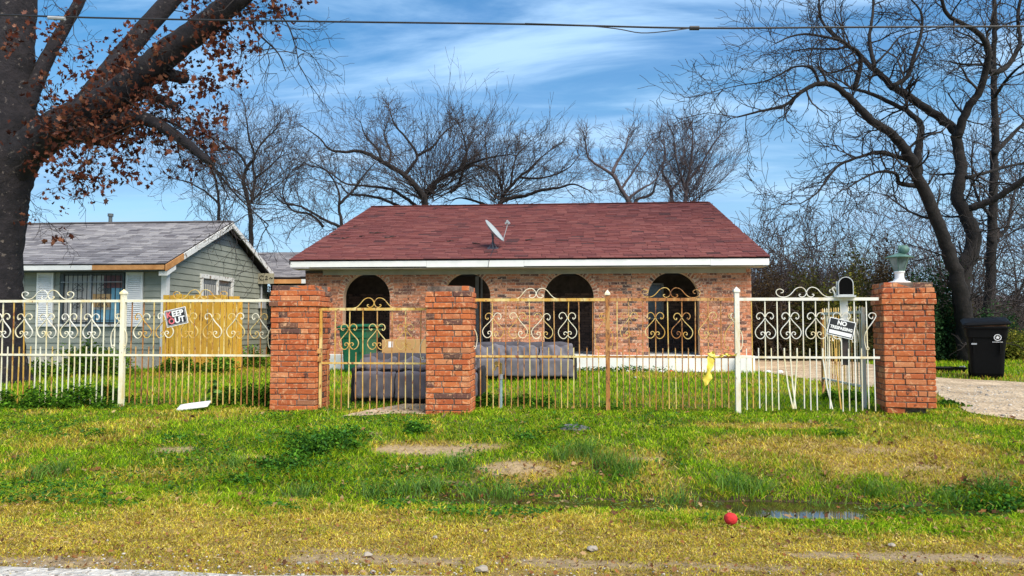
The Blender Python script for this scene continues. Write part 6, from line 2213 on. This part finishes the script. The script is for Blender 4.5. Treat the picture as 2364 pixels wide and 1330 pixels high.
# clover and broad-leaved ground cover
x, y = scatter(88000, 4.9, 9.8)
lush = field(LUSH, x, y, .4, 50)
cov = np.maximum(lush, smooth01((fbm(x, y, .7, 80) - .50) / .12) * .6 * (x < 1.2)) * (y > 5.0)
zz = tz(x, y)
keep = (rng.random(len(x)) < cov) & (zz > WATER - .01) & ~((np.abs(x - 1.66) < .5) & (np.abs(y - 5.85) < .45)) & (field(BARE, x, y) < .4) & (~poly_mask(PATH, x, y)) & (~poly_mask(DRIVE, x, y))
x, y, zz, lush = x[keep], y[keep], zz[keep], lush[keep]
pal = np.array([(.045, .135, .018), (.070, .185, .022), (.10, .23, .026), (.035, .105, .022), (.055, .15, .035)])
c = pal[rng.integers(0, len(pal), len(x))] * rng.uniform(.75, 1.25, len(x))[:, None]
V, F, c4 = leaves(np.stack([x, y, zz + .018 + rng.random(len(x)) * (.03 + .09 * lush)], 1), rng.uniform(.016, .036, len(x)), c, rng, 1.1, .2, .8)
tag(link('clover', np_mesh('clover', V, F, M['leaf'], c4)), 'dark green clover and broad-leaved ground cover on the verge', 'ground cover', kind='stuff')
# duckweed and blades lying on the ditch water
x = rng.uniform(-4.2, 4.2, 5200)
y = rng.uniform(5.5, 6.6, 5200)
keep = (tz(x, y) < WATER + .004) & (fbm(x, y, .35, 90) > .53) & ~((np.abs(x - 1.66) < .45) & (np.abs(y - 5.92) < .32))
x, y = x[keep], y[keep]
c = np.array([(.16, .28, .09), (.11, .20, .06), (.22, .30, .12)])[rng.integers(0, 3, len(x))]
V, F, c4 = leaves(np.stack([x, y, np.full(len(x), WATER + .006)], 1), rng.uniform(.012, .03, len(x)), c, rng, 14, .05, .8)
tag(link('duckweed', np_mesh('duckweed', V, F, M['leaf'], c4)), 'pale green duckweed floating on the ditch water', 'duckweed', kind='stuff')
# longer tufts
TUF = [(1350, 1050, 1.0), (1400, 1075, .9), (1445, 1090, .9), (1300, 1060, .6), (1690, 1125, .7), (1745, 1135, .7), (2030, 1145, .7), (1090, 1150, .6), (1000, 1135, .7), (930, 1140, .7), (860, 1150, .6), (1050, 1080, .6), (2290, 1135, .8), (2200, 1165, .6), (700, 1150, .6), (1170, 1150, .6), (1560, 1165, .6), (1900, 1195, .6), (140, 1090, .6), (90, 1105, .6), (540, 1080, .5)]
for i, (px, py, k) in enumerate(TUF):
    p = gp(px, py)
    n = int(150 * k)
    x = p.x + rng.normal(0, .07 * k + .02, n)
    y = p.y + rng.normal(0, .05 * k + .02, n)
    g = np.array([(.10, .22, .025), (.15, .29, .04), (.20, .33, .06), (.13, .24, .07)])[rng.integers(0, 4, n)] * rng.uniform(.8, 1.2, n)[:, None]
    o = link('grass_tuft', blade_mesh('tuft', x, y, rng.uniform(.10, .22, n) * (.5 + .5 * k), rng.uniform(.005, .009, n), g, rng.uniform(.4, 1.3, n), rng))
    tag(o, 'big long-bladed grass tuft on the bank below the rusty fence' if k >= .9 else ('long-bladed grass tuft beside the open ditch water' if px > 1500 else 'long-bladed grass tuft on the bank in front of the gate and cream fence'), 'grass tuft', 'long grass tufts along the ditch')
# dead leaves
P_ = []
for px, py, n, sx, sy in ((955, 1098, 26, .12, .06), (985, 1090, 14, .1, .05), (1765, 1100, 16, .10, .05), (1830, 1105, 10, .06, .05), (2240, 1118, 40, .16, .05), (2330, 1115, 30, .14, .06), (1395, 1088, 24, .08, .06), (1300, 1085, 10, .1, .05), (1970, 1155, 12, .12, .04), (90, 1090, 14, .2, .05), (225, 1090, 12, .15, .04), (1180, 1085, 18, .2, .06), (640, 1075, 10, .2, .06)):
    p = gp(px, py)
    for _ in range(n): P_.append((p.x + rnd.gauss(0, sx), p.y + rnd.gauss(0, sy)))
for _ in range(3600):
    y_ = 3.5 * (9.3 / 3.5) ** (rnd.random() ** 1.3)
    if y_ > 5.2 and rnd.random() < .55: continue
    P_.append((-(.8 * y_ + .3) + rnd.random() * (1.36 * y_ + .6), y_))
V_, F_, C4 = [], [], []
LC = [(.24, .10, .045), (.33, .17, .08), (.42, .27, .14), (.17, .075, .04), (.46, .34, .16), (.30, .13, .05), (.12, .06, .035)]
for x_, y_ in P_:
    z_ = max(tz1(x_, y_), WATER) + rnd.uniform(.012, .03)
    vs, fs = lobed_leaf(rnd.randrange(999))
    Mx = Matrix.Rotation(rnd.uniform(0, 6.28), 3, 'Z') @ Matrix.Rotation(rnd.gauss(0, .45), 3, 'X') @ Matrix.Rotation(rnd.gauss(0, .45), 3, 'Y')
    s_ = rnd.uniform(.025, .08) if y_ > 5.2 else rnd.uniform(.012, .038)
    asp = rnd.uniform(.3, .85)
    b0 = len(V_)
    V_ += [tuple(Vector((x_, y_, z_)) + Mx @ Vector((v[0] * asp, v[1], v[2])) * s_) for v in vs]
    F_ += [tuple(i + b0 for i in f) for f in fs]
    C4 += [(*(np.array(rnd.choice(LC)) * rnd.uniform(.8, 1.2)), 1)] * len(vs)
tag(link('dead_leaves', np_mesh('dead_leaves', np.array(V_), np.array(F_), M['leaf'], np.array(C4))), 'brown dead leaves scattered over the verge', 'leaves', kind='stuff')
# loose stones at the road edge and on the driveway
V, F = [], []
ico = bmesh.new()
bmesh.ops.create_icosphere(ico, subdivisions=1, radius=1)
iv = np.array([v.co[:] for v in ico.verts])
ifc = np.array([[v.index for v in f.verts] for f in ico.faces])
ico.free()
n1_, n2_ = 2600, 2600
sx_ = rng.uniform(-4.2, 3.2, n1_)
sy_ = 3.52 - np.abs(rng.normal(0, .16, n1_)) + (rng.random(n1_) < .35) * rng.normal(.14, .12, n1_)
dxs = rng.uniform(3, 9, 16000)
dys = rng.uniform(8.5, 13.5, 16000)
kk = poly_mask(DRIVE, dxs, dys)
sx_ = np.concatenate([sx_, dxs[kk][:n2_]])
sy_ = np.concatenate([sy_, dys[kk][:n2_]])
n = len(sx_)
rs = rng.uniform(.002, .007, n) * np.where(rng.random(n) < .03, 2.2, 1)
rs[n1_:] *= 1.7
jit = rng.uniform(.65, 1.3, (n, len(iv), 1))
V = (iv[None] * jit * rs[:, None, None] * np.array([1.2, 1, .7]) + np.stack([sx_, sy_, tz(sx_, sy_) + rs * .5 + .004], 1)[:, None]).reshape(-1, 3)
F = (np.arange(n)[:, None, None] * len(iv) + ifc[None]).reshape(-1, 3)
g = rng.uniform(.18, .6, n)[:, None] * np.array([[1, .93, .83]])
c4 = np.concatenate([np.repeat(g, len(iv), 0), np.ones((n * len(iv), 1))], 1)
mst, t, b = new_mat('loose_limestone')
a = t.nodes.new('ShaderNodeAttribute')
a.attribute_name = 'Col'
t.links.new(a.outputs['Color'], b.inputs['Base Color'])
b.inputs['Roughness'].default_value = .9
tag(link('gravel', np_mesh('gravel', V, F, mst, c4)), 'loose pale gravel along the road edge and driveway', 'gravel', kind='stuff')
# a few larger stones in the shoulder
M['stone'] = plain('pale_limestone', (.36, .31, .25), .9, var=.15)
for i, (px, py, r_) in enumerate(((1368, 1272, .030), (848, 1285, .026), (1113, 1320, .032), (1005, 1243, .016), (2060, 1262, .02), (1120, 1228, .014))):
    p = gp(px, py)
    tag(link('stone', crumple(r_, 70 + i), None, p + Vector((0, 0, r_ * .4)), (0, 0, i), M['stone']), 'pale loose stone lying in the dry grass of the road shoulder', 'stone', 'pale stones on the shoulder')
